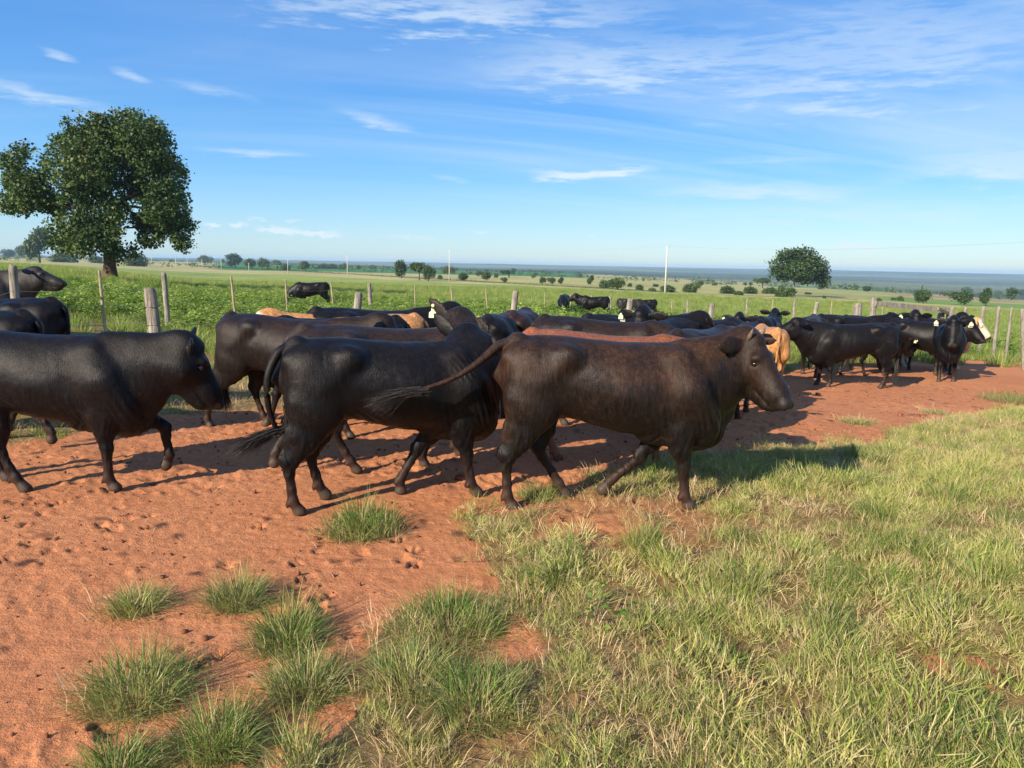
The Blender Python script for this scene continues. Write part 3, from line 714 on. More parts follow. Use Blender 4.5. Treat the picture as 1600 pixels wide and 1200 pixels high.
d15 = dict
WALK1_HR = dict(hock=(-.10, .37), fet=(-.14, .10), toe=(-.10, 0)); WALK1_HL = dict(hock=(.25, .40), fet=(.36, .11), toe=(.42, .0))
SPECS = {}
def spec(k):
    if k in SPECS: return SPECS[k]
    S = dict(
     lead=lambda: build_cow('lead_body', poll=(1.84, -.03, 1.265), pitch=50, yaw=-47, vox=.010, wrinkle=.009,
        hr=d15(stifle=(.30, .69), hock=(.03, .375), fet=(.045, .10), toe=(.085, 0), y=.16), hl=d15(stifle=(.38, .67), hock=(.27, .39), fet=(.45, .105), toe=(.51, .0), y=.12),
        fr=d15(elbow=(1.27, .56), knee=(1.325, .315), fet=(1.345, .10), toe=(1.385, 0), y=.15), fl=d15(elbow=(1.22, .55), knee=(1.06, .315), fet=(.85, .135), toe=(.77, .045), y=.11),
        tail=[(.10, 0, 1.20), (-.03, -.03, 1.165), (-.19, -.12, 1.045), (-.37, -.20, .945), (-.60, -.27, .875)], tail_r=(.040, .036, .025, .018, .013), ears=((.35, .1, 0), (.55, .0, 0)), dewlap=1.3),
     second=lambda: build_cow('second_body', poll=(1.47, .20, 1.27), pitch=50, yaw=58, vox=.011, wrinkle=.011,
        hr=d15(stifle=(.30, .69), hock=(.01, .38), fet=(.035, .10), toe=(.085, 0), y=.15), hl=d15(stifle=(.37, .67), hock=(.19, .37), fet=(.25, .12), toe=(.31, .01), y=.14),
        fr=d15(elbow=(1.28, .56), knee=(1.33, .33), fet=(1.37, .11), toe=(1.43, 0), y=.15), fl=d15(elbow=(1.20, .56), knee=(1.00, .335), fet=(.87, .11), toe=(.87, 0), y=.10),
        tail=[(.08, 0, 1.19), (-.02, -.03, 1.15), (-.10, -.06, .98), (-.10, -.06, .76), (-.05, -.05, .60)], tail_r=(.038, .033, .027, .02, .016), ears=((1.9, .9, 0), (-1.7, .8, 0))),
     left=lambda: build_cow('left_body', poll=(1.97, .06, 1.16), pitch=64, yaw=26, vox=.011, wrinkle=.004,
        hr=d15(stifle=(.55, .66), hock=(.52, .38), fet=(.64, .11), toe=(.71, .0)), hl=d15(stifle=(.42, .67), hock=(.28, .38), fet=(.35, .11), toe=(.42, .0)),
        fr=d15(elbow=(1.30, .58), knee=(1.315, .335), fet=(1.32, .10), toe=(1.37, .0)), fl=d15(elbow=(1.42, .58), knee=(1.66, .43), fet=(1.69, .215), toe=(1.645, .11)), ears=((.0, .5, 0), (-1.5, .2, 0))),
     walk=lambda: build_cow('walking_body', poll=(1.88, .08, 1.25), pitch=45, yaw=20, hr=WALK1_HR, hl=WALK1_HL,
        fr=d15(knee=(1.42, .35), fet=(1.50, .11), toe=(1.56, 0)), fl=d15(elbow=(1.2, .57), knee=(1.12, .34), fet=(.98, .13), toe=(.95, .02)), vox=.016),
     walk2=lambda: build_cow('walking_body_two', poll=(1.52, .18, 1.33), pitch=46, yaw=58, hr=d15(stifle=(.38, .68), hock=(.30, .38), fet=(.44, .11), toe=(.50, 0)), hl=d15(hock=(-.02, .39), fet=(-.14, .16), toe=(-.16, .05)),
        fr=d15(elbow=(1.22, .57), knee=(1.17, .33), fet=(1.06, .11), toe=(1.08, 0)), fl=d15(knee=(1.40, .36), fet=(1.44, .11), toe=(1.50, 0)), ears=((1.9, .9, 0), (-1.6, 1.0, 0)), vox=.015),
     stand=lambda: build_cow('standing_body', poll=(1.93, 0, 1.29), pitch=22, yaw=4, hr=d15(hock=(.02, .40), fet=(.05, .11), toe=(.10, 0)), hl=d15(hock=(.16, .39), fet=(.24, .11), toe=(.29, 0)),
        fr=d15(knee=(1.33, .35), fet=(1.36, .11), toe=(1.40, 0)), fl=d15(knee=(1.26, .35), fet=(1.24, .11), toe=(1.28, 0)), ears=((.1, .8, 0), (.1, .8, 0)), vox=.015),
     ahead=lambda: build_cow('looking_ahead_body', poll=(1.74, 0, 1.33), pitch=62, yaw=0, hr=d15(hock=(.04, .40), fet=(.07, .11), toe=(.12, 0)), hl=d15(hock=(-.04, .39), fet=(-.02, .11), toe=(.03, 0)),
        fr=d15(knee=(1.34, .35), fet=(1.38, .11), toe=(1.42, 0)), fl=d15(knee=(1.24, .35), fet=(1.20, .11), toe=(1.24, 0)), ears=((.35, 0, 0), (.35, 0, 0)), vox=.015),
     turn=lambda: build_cow('head_turned_body', poll=(1.68, -.18, 1.34), pitch=58, yaw=-62, hr=d15(hock=(.0, .40), fet=(.02, .11), toe=(.07, 0)), hl=d15(hock=(.12, .39), fet=(.20, .11), toe=(.25, 0)),
        ears=((.25, 0, 0), (.25, 0, 0)), vox=.016),
     alert=lambda: build_cow('alert_body', poll=(1.76, 0, 1.31), pitch=48, yaw=-8, hr=d15(hock=(.02, .40), fet=(.05, .11), toe=(.10, 0)), hl=d15(hock=(.14, .39), fet=(.22, .11), toe=(.27, 0)), fl=d15(knee=(1.24, .35), fet=(1.20, .11), toe=(1.24, 0)), ears=((.15, .3, 0), (.15, .3, 0)), vox=.016),
     level=lambda: build_cow('low_necked_body', poll=(1.74, 0, 1.12), pitch=28, yaw=5, hr=WALK1_HL, hl=WALK1_HR, ears=((.2, .6, 0), (.2, .6, 0)), vox=.016),
     down=lambda: build_cow('head_low_body', poll=(1.90, .0, .98), pitch=55, yaw=8, hr=WALK1_HL, hl=WALK1_HR, fl=d15(knee=(1.42, .35), fet=(1.50, .11), toe=(1.56, 0)), fr=d15(elbow=(1.2, .57), knee=(1.14, .34), fet=(1.02, .12), toe=(1.04, .0)), ears=((.2, .6, 0), (.2, .6, 0)), vox=.016),
     graze=lambda: build_cow('grazing_body', poll=(1.92, .05, .62), pitch=66, yaw=10, ears=((.2, .6, 0), (.2, .6, 0)), vox=.02, hump=.02),
     humped=lambda: build_cow('humped_body', poll=(1.90, -.05, 1.36), pitch=28, yaw=-8, ears=((1.1, .4, 0), (1.1, .4, 0)), vox=.017, hump=.10, wrinkle=.004),
    )
    SPECS[k] = S[k](); return SPECS[k]
# ------------------------------------------------------------------ ground
def px_poly(pts): return [tuple(ground_hit(x, y)[:2]) for x, y in pts]
_far = np.array([ground_hit(x, y)[:2] for x, y in ((-300, 730), (0, 700), (100, 683), (200, 662), (300, 648), (440, 640), (600, 620), (800, 604), (1000, 592), (1240, 577), (1600, 561), (1900, 553))])
_far = np.concatenate([[[-30, 5.5]], _far, [[40, 22.]]])
def far_edge(x): return np.interp(x, _far[:, 0], _far[:, 1])
NEARG = px_poly([(2100, 590), (1700, 625), (1600, 640), (1480, 652), (1410, 672), (1385, 692), (1290, 702), (1180, 698), (1120, 706), (1040, 716), (1000, 738), (925, 735), (900, 780), (860, 792), (735, 800), (725, 840), (770, 872), (790, 925), (740, 945), (700, 930), (640, 948), (590, 985), (575, 1060), (560, 1120), (500, 1165), (440, 1195)])
NEARG = NEARG + [(-1.1, 1.5), (-1.2, .6), (0, -1), (9, -1), (20, 5)]
HOLES = [(810, 995, 50, 45), (1515, 1050, 55, 30), (975, 838, 38, 16), (700, 900, 20, 12)]
_hw = []
for x, y, rx, ry in HOLES:
    c = ground_hit(x, y); e = ground_hit(x + rx, y); g = ground_hit(x, y - ry); _hw.append((c[0], c[1], abs(e[0] - c[0]), abs(g[1] - c[1])))
TUFTS = [  # centre x, base y, radius px, height m, label
 (562, 848, 66, .30, 'dense rounded green grass tuft in front of the black walking bull at the centre'),
 (216, 962, 46, .22, 'small low grass tuft alone on the red dirt, with pale stems at its foot'),
 (372, 955, 52, .30, 'upright yellowish green grass tuft beside the small low one on the dirt'),
 (452, 1022, 62, .26, 'spreading grass tuft below and right of the yellowish upright tuft'),
 (478, 1098, 74, .26, 'wide ragged grass tuft with straw stems, left of the main grass mass'),
 (216, 1112, 98, .33, 'largest lone grass tuft, wide and dark green, lower left on the dirt'),
 (335, 1185, 76, .32, 'grass tuft at the bottom edge of the photo, right of the largest lone tuft'),
 (182, 1225, 60, .22, 'grass tuft cut off by the bottom left edge of the photo'),
 (842, 788, 34, .22, 'small grass tuft between the hind hooves of the dark brown lead bull'),
 (1340, 668, 30, .10, 'small flat grass tuft alone on the red dirt right of the lead bull'),
 (1462, 652, 22, .09, 'tiny grass tuft at the dirt edge right of the small flat tuft'),
 (1272, 712, 30, .12, 'low grass tuft at the corner of the grass edge under the small flat tuft'),
 (702, 1005, 100, .30, 'big leafy dark green tuft leading the near grass mass into the red dirt'),
 (640, 1092, 92, .30, 'dark green tuft touching the big leafy tuft from below on its left'),
 (745, 1130, 88, .30, 'tall tuft with pale arching blades below the big leafy tuft'),
 (1592, 642, 62, .30, 'bushy grass tuft at the right edge of the photo beside the dirt track')]
_tw = []
for x, y, r_, h, lab in TUFTS:
    c = ground_hit(x, y - r_ * .25); e = ground_hit(x + r_, y - r_ * .25); _tw.append((c[0], c[1], abs(e[0] - c[0]), h, lab))

def grassy(x, y):
    """0 bare earth .. 1 full cover"""
    wob = (fbm(x, y, .9, 3, 11) - .5) * .7 + (fbm(x, y, .25, 3, 12) - .5) * .35
    ang = np.clip(fbm(x, y, .5, 3, 4), 0, 1)
    ins = in_poly(x + wob * .5, y + wob * .5, NEARG).astype(float)
    for cx, cy_, a, b in _hw:
        q = ((x - cx) / a) ** 2 + ((y - cy_) / b) ** 2 + wob * 4
        ins = ins * np.clip((q - .6) / .5, 0.03, 1)
    Xq = 800 + FOC * x / np.maximum(y, .3)
    thin = np.exp(-((Xq - 960) / 190) ** 2 - ((y - 4.9) / .75) ** 2) + .45 * np.exp(-((Xq - 800) / 110) ** 2 - ((y - 2.9) / .45) ** 2)
    ins = ins * (1 - np.clip(thin, 0, 1) * (fbm(x, y, .30, 3, 65) < .56) * .8)
    far = np.clip((y - far_edge(x) + wob * .8) / .35, 0, 1)
    for cx, cy_, r_, h, lab in _tw:
        q = np.hypot(x - cx, y - cy_) / r_; ins = np.maximum(ins, np.clip((.85 - q) / .3, 0, .85))
    return np.maximum(ins, far)

# fine relief of the trampled dirt, kept as a raster and added to the mesh
RX0, RX1, RY0, RY1, RS = -7.0, 11.0, 1.2, 17.0, .016
_nx, _ny = int((RX1 - RX0) / RS), int((RY1 - RY0) / RS)
gx_, gy_ = np.meshgrid(RX0 + RS * np.arange(_nx), RY0 + RS * np.arange(_ny), indexing='ij')
HM = (fbm(gx_, gy_, 1.3, 3, 20) - .5) * .050 + (fbm(gx_, gy_, .20, 3, 21) - .5) * .024 + (fbm(gx_, gy_, .055, 3, 22, .75) - .5) * .036
# ridged crumbs
rd = 1 - np.abs(fbm(gx_, gy_, .11, 3, 23) * 2 - 1); HM += np.where(fbm(gx_, gy_, .6, 2, 24) > .5, 1, .35) * (rd - .7) * .022
HM *= .35 + 1.1 * np.clip((fbm(gx_, gy_, 1.6, 3, 29) - .35) * 3.5, 0, 1)
DAMP = np.zeros_like(HM)
def stamp(cx, cy_, rx, ry, a, depth, rim, damp=0):
    R_ = max(rx, ry) * 2.2; i0 = int((cx - R_ - RX0) / RS); i1 = int((cx + R_ - RX0) / RS) + 1; j0 = int((cy_ - R_ - RY0) / RS); j1 = int((cy_ + R_ - RY0) / RS) + 1
    i0, j0 = max(i0, 0), max(j0, 0); i1, j1 = min(i1, _nx), min(j1, _ny)
    if i1 <= i0 or j1 <= j0: return
    X_, Y_ = gx_[i0:i1, j0:j1] - cx, gy_[i0:i1, j0:j1] - cy_
    u = X_ * math.cos(a) + Y_ * math.sin(a); v = -X_ * math.sin(a) + Y_ * math.cos(a)
    q = np.sqrt((u / rx) ** 2 + (v / ry) ** 2)
    HM[i0:i1, j0:j1] += -depth * np.exp(-(q / .8) ** 4) + rim * np.exp(-((q - 1.25) / .28) ** 2)
    if damp: DAMP[i0:i1, j0:j1] = np.maximum(DAMP[i0:i1, j0:j1], damp * np.exp(-(q / .95) ** 4))
hr_ = np.random.default_rng(5)
for _ in range(2600):   # hoof prints: denser where the herd has walked
    cx = hr_.uniform(-6.5, 10); cy_ = 1.8 + 13 * hr_.random() ** 1.3
    if vnoise(cx, cy_, .9, 31) < .38: continue
    s_ = hr_.uniform(.032, .060); a = hr_.normal(.3, .8)
    for k in (-1, 1):   # the two claws
        stamp(cx - math.sin(a) * k * s_ * .42, cy_ + math.cos(a) * k * s_ * .42, s_ * 1.15, s_ * .42, a + k * .12, hr_.uniform(.014, .034), .009, .8 * (hr_.random() < .35))
for _ in range(420):   # old dung, dark and flat
    cx = hr_.uniform(-6.5, 10); cy_ = 1.8 + 12 * hr_.random(); s_ = hr_.uniform(.03, .08); stamp(cx, cy_, s_, s_ * .7, hr_.uniform(0, 3), -.004, 0, hr_.uniform(.35, .9))
for _ in range(260):    # clods and droppings-dark crumbs
    cx = hr_.uniform(-6.5, 10); cy_ = 1.8 + 12 * hr_.random(); s_ = hr_.uniform(.015, .04)
    stamp(cx, cy_, s_ * 1.3, s_, hr_.uniform(0, 3), -hr_.uniform(.008, .022), 0, .5 * (hr_.random() < .4))
# wheel track with tread lugs crossing the lower left
for t in np.arange(0, 3.2, .045):
    cx = -3.1 + t; cy_ = 3.55 - .10 * t
    for k in (-1, 1): stamp(cx, cy_ + k * .045, .030, .007, .9 * k + .1, .007, .003)
def relief(x, y, arr):
    u = (x - RX0) / RS; v = (y - RY0) / RS
    m_ = (u > 1) & (u < _nx - 2) & (v > 1) & (v < _ny - 2)
    i = np.clip(np.floor(u).astype(int), 0, _nx - 2); j = np.clip(np.floor(v).astype(int), 0, _ny - 2); a, b = u - i, v - j
    r_ = (arr[i, j] * (1 - a) + arr[i + 1, j] * a) * (1 - b) + (arr[i, j + 1] * (1 - a) + arr[i + 1, j + 1] * a) * b
    ed = np.clip(np.minimum(np.minimum(u, _nx - u), np.minimum(v, _ny - v)) / 60, 0, 1)
    return np.where(m_, r_ * ed, 0)

def field_col(x, y):
    r = np.hypot(x, y); a = np.arctan2(x, np.maximum(y, .01)); Xp = 800 + FOC * np.tan(np.clip(a, -1.1, 1.1))
    n = fbm(x, y, 30, 4, 40); n2 = fbm(x, y, 220, 3, 41); n3 = fbm(x, y, 6, 4, 42)
    c = np.zeros((len(x), 3))
    def put(mask, col): 
        m_ = np.clip(mask, 0, 1)[:, None]; c[:] = c * (1 - m_) + np.array(col) * m_
    put(np.ones(len(x)), (.27, .32, .075))
    put(np.clip((n3 - .42) * 6, 0, 1) * .6, (.30, .33, .10))
    put(np.clip((n - .45) * 6, 0, 1) * .55, (.16, .25, .045))
    edge = np.interp(Xp, [-3000, 0, 450, 543, 702, 1040, 1400, 3000], [420, 420, 420, 340, 255, 175, 150, 140])     # the pole line
    beyond = np.clip((r - edge) / 6, 0, 1)
    put(beyond, (.37, .35, .13)); put(beyond * np.clip((n2 - .4) * 5, 0, 1), (.44, .38, .17)); put(beyond * np.clip((n - .5) * 5, 0, 1) * .6, (.20, .23, .075))
    # crop green strips
    put(np.clip((r - 620) / 15, 0, 1) * np.clip((930 - Xp) / 30, 0, 1) * np.clip((Xp - 330) / 20, 0, 1), (.055, .17, .045))
    put(np.clip((r - 760) / 15, 0, 1) * np.clip((1460 - Xp) / 30, 0, 1) * np.clip((Xp - 1180) / 20, 0, 1) * np.clip((1150 - r) / 30, 0, 1), (.09, .21, .06))
    put(np.clip((r - 470) / 15, 0, 1) * np.clip((620 - r) / 25, 0, 1) * np.clip((Xp - 1350) / 60, 0, 1) * np.clip((1600 - Xp) / 60, 0, 1), (.34, .21, .11))
    put(np.clip((r - 240) / 10, 0, 1) * np.clip((420 - r) / 10, 0, 1) * np.clip((Xp - 1330) / 60, 0, 1), (.17, .26, .06))
    fe = np.interp(Xp, [-3000, 0, 620, 900, 1300, 1560, 3000], [1600, 1600, 1450, 1380, 1150, 900, 800])
    fm = np.clip((r - fe - (n2 - .5) * 200) / 40, 0, 1)
    put(fm, (.035, .062, .026)); put(fm * np.clip((fbm(x * .35, y, 260, 4, 43) - .48) * 7, 0, 1) * .8, (.115, .15, .065)); put(fm * np.clip((fbm(x * .3, y, 700, 3, 44) - .55) * 8, 0, 1) * .7, (.20, .22, .11))
    return c

rows = np.concatenate([np.geomspace(.35, 1.6, 14)[:-1], np.geomspace(1.6, 16, 400)[:-1], np.geomspace(16, 60, 110)[:-1], np.geomspace(60, 900, 170)[:-1], np.geomspace(900, 8200, 90), np.geomspace(8600, 9000, 2)])
angs = np.concatenate([np.linspace(-180, -46, 40)[:-1], np.linspace(-46, 46, 560)[:-1], np.linspace(46, 180, 40)[:-1]]) * math.pi / 180
rr_, aa_ = np.meshgrid(rows, angs, indexing='ij'); nr, na = rr_.shape
gx = (rr_ * np.sin(aa_)).ravel(); gy = (rr_ * np.cos(aa_)).ravel()
zz = zbase(gx, gy); G = grassy(gx, gy); rad_ = np.hypot(gx, gy)
zz = zz + relief(gx, gy, HM) * (1 - .55 * G) + np.clip((rad_ - 1500) / 1500, 0, 1) * (fbm(gx, gy, 900, 3, 50) - .5) * np.clip(rad_ / 260, 0, 26) * np.clip((8200 - rad_) / 600, 0, 1)
zz = zz + np.clip((rad_ - 1000) / 300, 0, 1) * rng.random(len(zz)) * 3.5 * np.clip((7600 - rad_) / 600, 0, 1)       # tree-top roughness of the far woods
i_, j_ = np.meshgrid(np.arange(nr - 1), np.arange(na), indexing='ij'); i_ = i_.ravel(); j_ = j_.ravel(); jn = (j_ + 1) % na
Fg = np.stack([i_ * na + j_, (i_ + 1) * na + j_, (i_ + 1) * na + jn, i_ * na + jn], 1)[:, ::-1]
V = np.stack([gx, gy, zz], 1); V = np.concatenate([V, [[0, 0, 0]]])
Ft = np.stack([np.full(na, len(V) - 1), np.arange(na), (np.arange(na) + 1) % na], 1)[:, ::-1]
fcol = field_col(gx, gy); fcol = np.concatenate([fcol, fcol[:1]])
fld = np.clip((rad_ - 26) / 14, 0, 1); damp = relief(gx, gy, DAMP)
gm = mesh_np('ground', V, [Fg, Ft], True, M_GROUND, fcol, dict(grassy=np.append(G, 1), field=np.append(fld, 0), damp=np.append(damp, 0)))
obj('ground', gm, kind='structure')
def gzr(x, y):
    x = np.atleast_1d(np.asarray(x, float)); y = np.atleast_1d(np.asarray(y, float)); return zbase(x, y) + relief(x, y, HM) * (1 - .55 * grassy(x, y))

# pale farm track far right
def ribbon(name, pts, w, m_, lift=.05, **pr):
    P = np.array(pts, float); V = []; F = []
    T = np.gradient(P, axis=0); T /= np.linalg.norm(T, axis=1)[:, None]
    for p, t in zip(P, T):
        n = np.array([-t[1], t[0]]) * w / 2
        for s_ in (-1, 1):
            q = p + n * s_; V.append((q[0], q[1], gz(q[0], q[1]) + lift))
    for i in range(len(P) - 1): F.append((2 * i, 2 * i + 2, 2 * i + 3, 2 * i + 1))
    return obj(name, mesh_np(name, np.array(V), np.array(F), True, m_), **pr)
M_TRACK = flat_mat('pale_track', (.52, .40, .27), .95, .1, .2, .2, 0)
tr = [ground_hit(x, y)[:2] for x, y in ((1290, 438.5), (1340, 441), (1400, 444.5), (1450, 447.5), (1500, 451), (1540, 453))]
ribbon('farm_track', tr, 16, M_TRACK, .5, kind='structure')

# ------------------------------------------------------------------ blades, clumps, scattering
def clump(n, Rb, L0, L1, lean, w, seed, segs=3, dry=.15, curl=.5, base_dry=.0, lo=0, hi=1):
    r = np.random.default_rng(seed)
    a = r.uniform(0, 2 * math.pi, n); rb = Rb * np.sqrt(r.random(n)); bx, by = rb * np.cos(a), rb * np.sin(a)
    d_ = a + r.normal(0, .7, n); ln = np.abs(r.normal(lean, lean * .5, n)) * (.35 + .9 * rb / max(Rb, 1e-4)); Ls = r.uniform(L0, L1, n) * (1 - .3 * rb / max(Rb, 1e-4))
    fa = r.uniform(0, math.pi, n); ww = w * r.uniform(.6, 1.3, n)
    V = np.zeros((n, 2 * segs + 1, 3)); col = np.zeros((n, 2 * segs + 1, 3))
    v = np.clip(r.normal(.45, .22, n), lo, hi); dr = r.random(n) < dry
    for k in range(segs + 1):
        t = k / segs
        th = ln * (.6 + t * curl * 2.2); th = np.minimum(th, 2.0)
        # integrate roughly
        hh = Ls * t * np.cos(th * .62); out = Ls * t * np.sin(th * .62)
        cx, cy_, cz = bx + out * np.cos(d_), by + out * np.sin(d_), np.maximum(hh, .004) - .01 * (k == 0)
        hw = ww * (1 - t) ** .7 * .5 * (1 if k else .7)
        if k < segs:
            V[:, 2 * k] = np.stack([cx - hw * np.cos(fa), cy_ - hw * np.sin(fa), cz], 1); V[:, 2 * k + 1] = np.stack([cx + hw * np.cos(fa), cy_ + hw * np.sin(fa), cz], 1)
            ids = (2 * k, 2 * k + 1)
        else: V[:, 2 * k] = np.stack([cx, cy_, cz], 1); ids = (2 * k,)
        for i in ids:
            col[:, i, 0] = v; col[:, i, 1] = np.where(dr, .85, np.clip(base_dry * (1 - t * 2.2), 0, 1) + np.clip((t - .75) * 1.4, 0, .5) * (r.random(n) < .4))
    m_ = 2 * segs + 1; o = (np.arange(n) * m_)[:, None]
    Q = [o + np.array([[2 * k, 2 * k + 1, 2 * k + 3, 2 * k + 2]]) for k in range(segs - 1)]; T = o + np.array([[2 * segs - 2, 2 * segs - 1, 2 * segs]])
    return V.reshape(-1, 3), [np.concatenate(Q), T] if Q else [T], col.reshape(-1, 3)

def proto_collection(name, meshes):
    c = bpy.data.collections.new(name)
    for i, me in enumerate(meshes):
        o = bpy.data.objects.new('%s_variant_%02d' % (name, i), me); c.objects.link(o)
    return c
def scatter(name, pts, scl, col, nvar, tilt=.15, seed=1, **props):
    """one stuff object: points carry rotation, scale and the variant to instance"""
    r = np.random.default_rng(seed); n = len(pts)
    me = bpy.data.meshes.new(name); me.vertices.add(n); me.vertices.foreach_set('co', np.asarray(pts, np.float32).ravel())
    a = me.attributes.new('rot', 'FLOAT_VECTOR', 'POINT'); rot = np.stack([r.normal(0, tilt, n), r.normal(0, tilt, n), r.uniform(0, 6.283, n)], 1); a.data.foreach_set('vector', rot.astype(np.float32).ravel())
    a = me.attributes.new('scl', 'FLOAT_VECTOR', 'POINT'); scl = np.asarray(scl, float); scl = scl if scl.ndim == 2 else np.repeat(scl[:, None], 3, 1); a.data.foreach_set('vector', scl.astype(np.float32).ravel())
    a = me.attributes.new('var', 'INT', 'POINT'); a.data.foreach_set('value', r.integers(0, nvar, n).astype(np.int32))
    o = obj(name, me, kind='stuff', **props)
    g = bpy.data.node_groups.new(name, 'GeometryNodeTree')
    g.interface.new_socket('Geometry', in_out='INPUT', socket_type='NodeSocketGeometry'); g.interface.new_socket('Geometry', in_out='OUTPUT', socket_type='NodeSocketGeometry')
    gi = g.nodes.new('NodeGroupInput'); go = g.nodes.new('NodeGroupOutput'); ip = g.nodes.new('GeometryNodeInstanceOnPoints'); ci = g.nodes.new('GeometryNodeCollectionInfo')
    ci.inputs['Collection'].default_value = col; ci.inputs['Separate Children'].default_value = True; ci.inputs['Reset Children'].default_value = True
    ip.inputs['Pick Instance'].default_value = True
    def na_(nm, t):
        q = g.nodes.new('GeometryNodeInputNamedAttribute'); q.data_type = t; q.inputs['Name'].default_value = nm
        return q.outputs['Attribute']
    g.links.new(gi.outputs[0], ip.inputs['Points']); g.links.new(ci.outputs[0], ip.inputs['Instance'])
    g.links.new(na_('rot', 'FLOAT_VECTOR'), ip.inputs['Rotation']); g.links.new(na_('scl', 'FLOAT_VECTOR'), ip.inputs['Scale']); g.links.new(na_('var', 'INT'), ip.inputs['Instance Index'])
    g.links.new(ip.outputs[0], go.inputs[0])
    md = o.modifiers.new('scatter', 'NODES'); md.node_group = g
    return o
def cm(name, args, m_):
    V, F, c = clump(**args); return mesh_np(name, V, F, True, m_, c)

GCL = proto_collection('grass_clump', [cm('grass_clump', dict(n=210, Rb=.15, L0=.04, L1=(.14, .12, .17, .11, .15, .20)[i], lean=(1.3, 1.6, 1.1, 1.9, 1.4, .9)[i], w=.0046, seed=i, dry=(.24, .42, .16, .62, .28, .12)[i], base_dry=.6, curl=.35), M_GRASS) for i in range(6)])
LCL = proto_collection('litter', [cm('litter', dict(n=40, Rb=.16, L0=.06, L1=.16, lean=2.6, w=.0045, seed=20 + i, segs=2, curl=.25), M_STRAW) for i in range(3)])
def rand_in(x0, x1, y0, y1, n, r): return r.uniform(x0, x1, n), r.uniform(y0, y1, n)
r = np.random.default_rng(11)
def in_view(x, y, m_=.06): 
    a = np.arctan2(x, y); return (np.abs(a) < .605 + m_ + .25 / np.maximum(np.hypot(x, y), .5))
# near grass mass
x, y = rand_in(-3, 12, 1.0, 12.5, 15000, r); k = in_view(x, y); x, y = x[k], y[k]
g = grassy(x, y); far_m = y > far_edge(x) - .2
dens = np.where(far_m, 0, g) * np.clip((fbm(x, y, .38, 3, 60) - .36) * 8, .55, 1)
Xp = 800 + FOC * x / np.maximum(y, .3)
thin = np.exp(-((Xp - 960) / 190) ** 2 - ((y - 4.9) / .75) ** 2) + .45 * np.exp(-((Xp - 800) / 110) ** 2 - ((y - 2.9) / .45) ** 2)
dens = dens * (1 - np.clip(thin, 0, 1) * (fbm(x, y, .30, 3, 65) < .56) * .93)
k = r.random(len(x)) < dens; x, y = x[k], y[k]
for cx, cy_, r_, h, lab in _tw:
    k = np.hypot(x - cx, y - cy_) > r_ * .95; x, y = x[k], y[k]
hv = fbm(x, y, .6, 3, 61); dist_ = np.hypot(x, y)
s_ = (.55 + 1.5 * np.clip(hv - .38, 0, .6)) * r.uniform(.7, 1.2, len(x))
edge_s = np.clip(grassy(x + .15, y + .1) * .5 + grassy(x - .15, y - .1) * .5, .45, 1)
scatter('grass', np.stack([x, y, gzr(x, y) - .01], 1), np.stack([s_ * 1.15, s_ * 1.15, s_ * edge_s], 1), GCL, 6, .42, 12)
TCL = proto_collection('tall_tuft', [cm('tall_tuft', dict(n=260, Rb=.13, L0=.10, L1=.34, lean=.7, w=.0055, seed=130 + i, dry=.12, base_dry=.9, segs=4), M_TUFT) for i in range(4)])
x, y = rand_in(-1.5, 9, 1.3, 9, 900, r); k = in_view(x, y); x, y = x[k], y[k]; g = grassy(x, y) * (y < far_edge(x) - .3)
Xp = 800 + FOC * x / y
pr = g * np.clip((fbm(x, y, .55, 3, 63) - .47) * 6, 0, 1) * np.interp(Xp, [500, 800, 1100, 1600], [1.3, 1.2, .45, .35])
k = r.random(len(x)) < pr; x, y = x[k], y[k]
scatter('tall_grass', np.stack([x, y, gzr(x, y) - .01], 1), r.uniform(.6, 1.05, len(x)), TCL, 4, .2, 16)
# straw litter: thick below the grass, sparse on the dirt
x, y = rand_in(-5, 11, 1.2, 11, 9000, r); k = in_view(x, y); x, y = x[k], y[k]; g = grassy(x, y)
k = r.random(len(x)) < g * .75 + .0; x, y = x[k], y[k]
scatter('straw_thatch', np.stack([x, y, gzr(x, y) + .01], 1), r.uniform(.7, 1.2, len(x)), LCL, 3, .2, 13)
SCL = proto_collection('straw_bit', [cm('straw_bit', dict(n=3, Rb=.10, L0=.03, L1=.10, lean=2.8, w=.0038, seed=40 + i, segs=2, curl=.2), M_STRAW) for i in range(4)])
x, y = rand_in(-6, 11, 1.4, 15, 3600, r); k = in_view(x, y) & (grassy(x, y) < .3) & (fbm(x, y, .7, 3, 66) > .45); x, y = x[k], y[k]
scatter('loose_straw', np.stack([x, y, gzr(x, y) + .004], 1), r.uniform(.6, 1.3, len(x)), SCL, 4, .1, 14)
# small clods on the dirt
def pebble(seed):
    q = np.random.default_rng(seed); V, F = uv_ball(.0085, 6, 4); V = V * (1 + .35 * q.normal(0, 1, (len(V), 1))) * [1.2, 1, .7]; return mesh_np('clod', V, F, True, M_CLOD)
M_CLOD = flat_mat('earth_clod', (.22, .085, .045), .95, .1, .35, 40, .3)
PCL = proto_collection('clod', [pebble(i) for i in range(4)])
x, y = rand_in(-6, 11, 1.4, 14, 9000, r); k = in_view(x, y) & (grassy(x, y) < .4) & (fbm(x, y, .5, 3, 67) > .47); x, y = x[k], y[k]
scatter('dirt_clods', np.stack([x, y, gzr(x, y) + .002], 1), np.exp(r.normal(-.3, .55, len(x))), PCL, 4, .6, 15)

